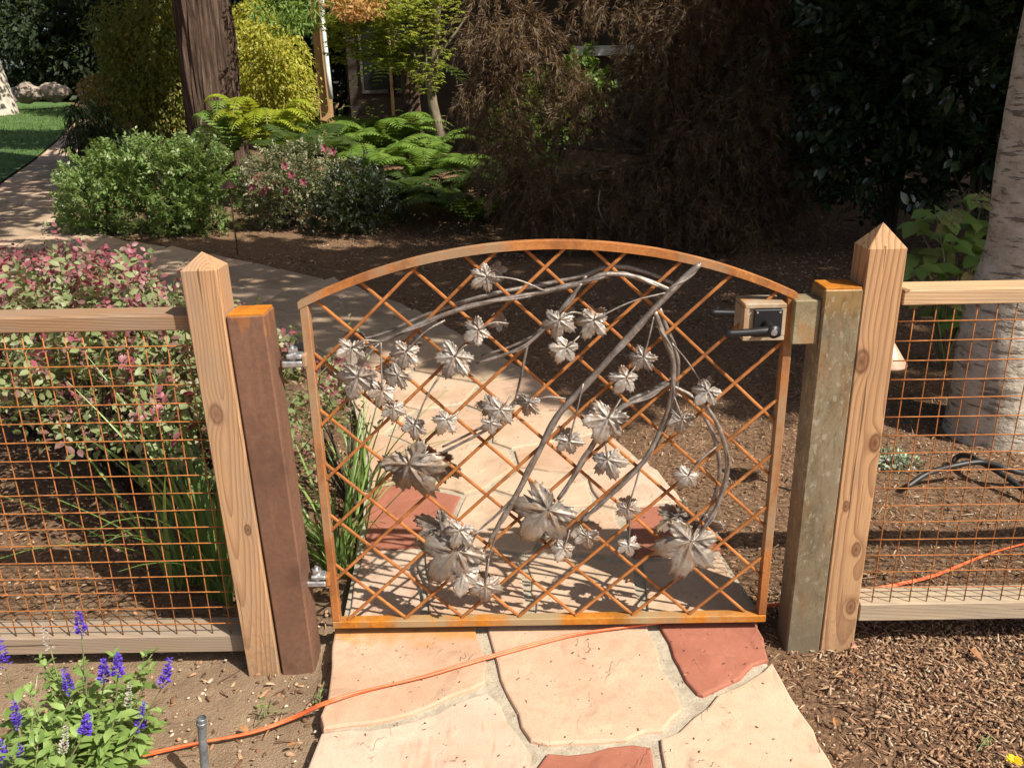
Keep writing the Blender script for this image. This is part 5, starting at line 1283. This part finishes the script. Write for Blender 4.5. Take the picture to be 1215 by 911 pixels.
# sunlit redwood sprays at the top
weeping('redwood_sapling', 'young conifer with bright green sprays right of the redwood trunk', 'tree', 345, 100, 9.6, [(325, 8, 30, 14), (358, 14, 24, 16), (345, 30, 26, 8), (340, -40, 50, 36)], 2600, .09, .22, L['fern'], 8, .4, None, 'bark_dark', False)

# --- tree fern stump, broad-leaf plants under the maple
tf = onY(489, 132, 10.4); TF_ = thing('tree_fern', (tf[0], 10.4, .2), 'dark hairy tree fern trunk behind the slim maple', 'tree fern')
V, F = trunk_mesh([(tf[0], 10.4, .1), (tf[0]+.02, 10.4, .7), (tf[0], 10.4, 1.35), (tf[0], 10.4, 1.72)], [.14, .13, .125, .12], 40, .1, 9, 2, .2); build('trunk', V, F, M['bark_red'], TF_, None, True)
for i in range(11):
    a = i*.571; d = np.array([math.cos(a), math.sin(a), 0]); sd = np.array([-d[1], d[0], 0]); P = []; D = []; N = []; Z = []
    for k in range(14):
        t_ = (k+.5)/14; q = np.array([tf[0], 10.4, 1.72])+d*1.0*t_+np.array([0, 0, .45*t_-.75*t_*t_])
        for s_ in (-1, 1): P.append(q); D.append(sd*s_+d*.4); N.append((0, 0, 1)); Z.append(.2*math.sin(PI*min(1, t_*.9+.1)))
    frond(P, D, N, Z, T_oval(.3), L['fern_dark'], TF_)
for i, (x, y, lab) in enumerate([(425, 125, 'leafy green lily clump lit by sun under the maple'), (455, 122, 'leafy green lily clump just left of the tree fern trunk'), (405, 122, 'leafy green lily clump beside the white downspout')]):
    c = onY(x, y, 10.9); o0 = thing('lily_clump', (c[0], 10.9, .24), lab, 'plant', 'lily clumps'); g = random.Random(i+70); P = []; D = []; N = []; Z = []
    for j in range(6):
        e = c+np.array([g.uniform(-.28, .28), g.uniform(-.25, .25), 0]); hgt = g.uniform(.7, 1.3)
        for k in range(13):
            t_ = k/13; th = k*2.4; P.append((e[0], e[1], .24+hgt*t_)); D.append((math.cos(th), math.sin(th), .35-.6*(1-t_)*0)); N.append((0, 0, 1)); Z.append(.26*(1-.5*t_))
    cloud('foliage', np.array(P), np.array(D), np.array(N), np.array(Z), T_oval(.22, .03, .3), L['fern'], o0)

# --- camellias, right background: glossy leaves, near ones as parts
def camellia(px, py, Y, blobs, n, label, seed):
    return shrub('camellia', px, py, Y, blobs, n, .105, L['camellia'], label, 'shrub', 'camellias', T_oval(.5, .06, .12), seed, True, .8, 300, True)
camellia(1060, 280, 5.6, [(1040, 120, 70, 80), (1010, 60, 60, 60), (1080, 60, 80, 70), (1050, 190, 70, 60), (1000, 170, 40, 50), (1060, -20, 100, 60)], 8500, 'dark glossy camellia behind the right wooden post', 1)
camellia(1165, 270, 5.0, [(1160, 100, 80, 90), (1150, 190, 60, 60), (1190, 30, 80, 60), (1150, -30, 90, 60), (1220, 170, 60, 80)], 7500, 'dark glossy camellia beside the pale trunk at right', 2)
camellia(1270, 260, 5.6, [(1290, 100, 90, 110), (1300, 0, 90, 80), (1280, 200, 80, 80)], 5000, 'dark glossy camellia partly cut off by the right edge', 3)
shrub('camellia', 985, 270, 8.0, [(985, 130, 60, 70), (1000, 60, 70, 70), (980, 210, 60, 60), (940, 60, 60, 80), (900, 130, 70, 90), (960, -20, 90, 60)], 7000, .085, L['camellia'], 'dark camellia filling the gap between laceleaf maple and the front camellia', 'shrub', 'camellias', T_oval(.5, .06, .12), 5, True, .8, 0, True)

# --- house at the back
HY = 13.6
H = thing('house', (0, HY, .38), 'brown timber house hidden behind the trees with white gutter', 'house')
def hb(name, c, d, mat, bev=.006): V, F = box_vf(c, d, bev); return build(name, V, F, M[mat], H)
x380 = onY(381, 60, HY-.4); x386 = onY(386, 50, HY-.55)
xw0 = x380[0]+.35
wall_h = 4.6
for k in range(26):      # lap boards
    z = .35+k*.165; V, F = box_vf(((xw0+9)/2, HY+.02, z+.08), (9-xw0, .05, .17), .004, [(1, 0, 0), (0, .995, .1), (0, -.1, .995)])
    build('board', V, F, M['wall'], H)
hb('side_wall', (xw0-.0, HY+2.5, 2.4), (.08, 4.9, 4.2), 'wall'); hb('back_wall', ((xw0+9)/2, HY+.28, 2.3), (8.9-xw0, .3, 4.), 'wall')
hb('timber_post', (x380[0], HY-.4, 2.2), (.20, .20, 4.0), 'timber')
hb('roof', ((xw0+9)/2-.4, HY+1.2, 4.75), (10.8-xw0, 4.6, .14), 'roof'); hb('gutter', ((xw0+9)/2-.4, HY-1.12, 4.62), (10.6-xw0, .10, .12), 'white')
V, F = tube_vf([onY(379, -60, HY-.62), onY(383, 30, HY-.62), onY(389, 85, HY-.62), onY(393, 118, HY-.62)], .04, 12); build('downspout', V, F, M['white'], H, None, True)
w0, w1 = onY(696, 55, HY-.1), onY(742, 66, HY-.1)
hb('window_ledge', ((w0[0]+w1[0])/2+.1, HY-.10, (w0[2]+w1[2])/2), (1.4, .22, w0[2]-w1[2]), 'white')
wx = onY(455, 85, HY-.03); 
for k, (x, y) in enumerate(((448, 75), (480, 75))):
    c = onY(x, y, HY-.04); fr = hb('window', (c[0], HY-.04, c[2]+.25), (.62, .05, 1.5), 'roof'); V, F = box_vf((c[0], HY-.068, c[2]+.25), (.5, .01, 1.36)); build('pane', V, F, M['glass'], fr)
c = onY(463, 75, HY-.2); hb('slim_post', (c[0], HY-.2, 2.2), (.05, .05, 4.0), 'timber')
c = onY(986, 2, HY-1.0); hb('beam_end', (c[0], HY-1.0, c[2]+.05), (.3, .6, .28), 'timber')

# --- far left: boulders, white trunk, dark evergreens
def boulder(px, py, Y, rx_, rz_, label, seed):
    c = onY(px, py, Y); s = (Y-CAM[1])/FPX; bm_ = []; V = []; F = []; n, m_ = 20, 11
    for i in range(m_):
        ph = PI*i/(m_-1)
        for k in range(n):
            th = 2*PI*k/n; d = np.array([math.sin(ph)*math.cos(th), math.sin(ph)*math.sin(th), math.cos(ph)]); q = 1+.28*mnoise.noise(Vector(d*1.6+np.array([seed, 0, 0])))+.1*mnoise.noise(Vector(d*4.5+np.array([seed, 3, 0])))
            V.append((c[0]+d[0]*rx_*s*q, Y+d[1]*rx_*s*.8*q, c[2]+d[2]*rz_*s*q))
    for i in range(m_-1):
        for k in range(n): F.append((i*n+k, (i+1)*n+k, (i+1)*n+(k+1) % n, i*n+(k+1) % n))
    tag(build('boulder', V, F, M['boulder'], None), label, 'rock', 'boulders behind the lawn')
boulder(33, 111, 25.5, 15, 11, 'pale rounded boulder at the back of the lawn beside the white trunk', 1); boulder(62, 110, 25.8, 17, 10, 'flatter pale boulder to the right of the other one on the lawn edge', 4)
c = onY(-2, 120, 24); WT = thing('white_tree', (c[0], 24, gz(0, 24)), 'tree with pale white trunk at the far left behind the lawn', 'tree')
V, F = trunk_mesh([(c[0], 24, .7), (c[0]-.02, 24, 1.4), (c[0]-.12, 24, 2.4), (c[0]-.3, 24, 4), (c[0]-.5, 24, 7)], [.50, .43, .38, .33, .2], 22, .06); build('trunk', V, F, M['bark_white'], WT, None, True)
B, Nn = blob_pts([((c[0]-.2, 22.6, 4.4), (3, 2.4, 1.5)), ((c[0]+.9, 22.0, 3.0), (.9, .8, .5)), ((c[0]-.5, 22, 6), (3.5, 3, 2))], 6000, .3, 3); D, N = leaf_dirs(Nn, .4, .3, .6); cloud('crown', B, D, N, nr.uniform(.12, .22, len(B)), T_quad(.5), L['dark'], WT)
dk = [(-17.5, 31, 'dark evergreen at the far left edge behind the boulders'), (-14.6, 30.5, 'dark evergreen directly behind the boulders'), (-11.8, 29.5, 'dark evergreen at the end of the lawn path'), (-9., 22, 'dark evergreen behind the golden shrub'), (-6.4, 19.5, 'dark evergreen behind the redwood trunk'), (-3.2, 21, 'dark evergreen behind the corner of the house'), (-21.5, 30, 'dark evergreen beyond the left edge of the lawn'), (-13.2, 35, 'tall dark evergreen in the second row behind the boulders'), (-8., 29, 'tall dark evergreen in the second row behind the path'), (-17, 37, 'tall dark evergreen in the back row at far left'), (-4, 28, 'tall dark evergreen in the back row behind the redwood')]
for i, (x, y, lab) in enumerate(dk):
    g0 = gz(x, y); o0 = thing('evergreen_tree', (x, y, g0), lab, 'tree', 'dark evergreens at the back'); g = random.Random(i)
    V, F = trunk_mesh([(x, y, g0-.1), (x+.1, y, g0+2), (x, y+.1, g0+5)], [.3, .24, .12], 14, .06); build('trunk', V, F, M['bark_dark'], o0, None, True)
    bl = [((x+g.uniform(-.9, .9), y+g.uniform(-.8, .8), g0+.7+k*.75), np.array([2.1-k*.12, 1.8, .95])*g.uniform(.75, 1.1)) for k in range(8)]
    B, Nn = blob_pts(bl, 9000, .5, i); D, N = leaf_dirs(Nn, .3, .6, .6); cloud('crown', B, D, N, nr.uniform(.18, .36, len(B)), T_quad(.45), L['dark'], o0)
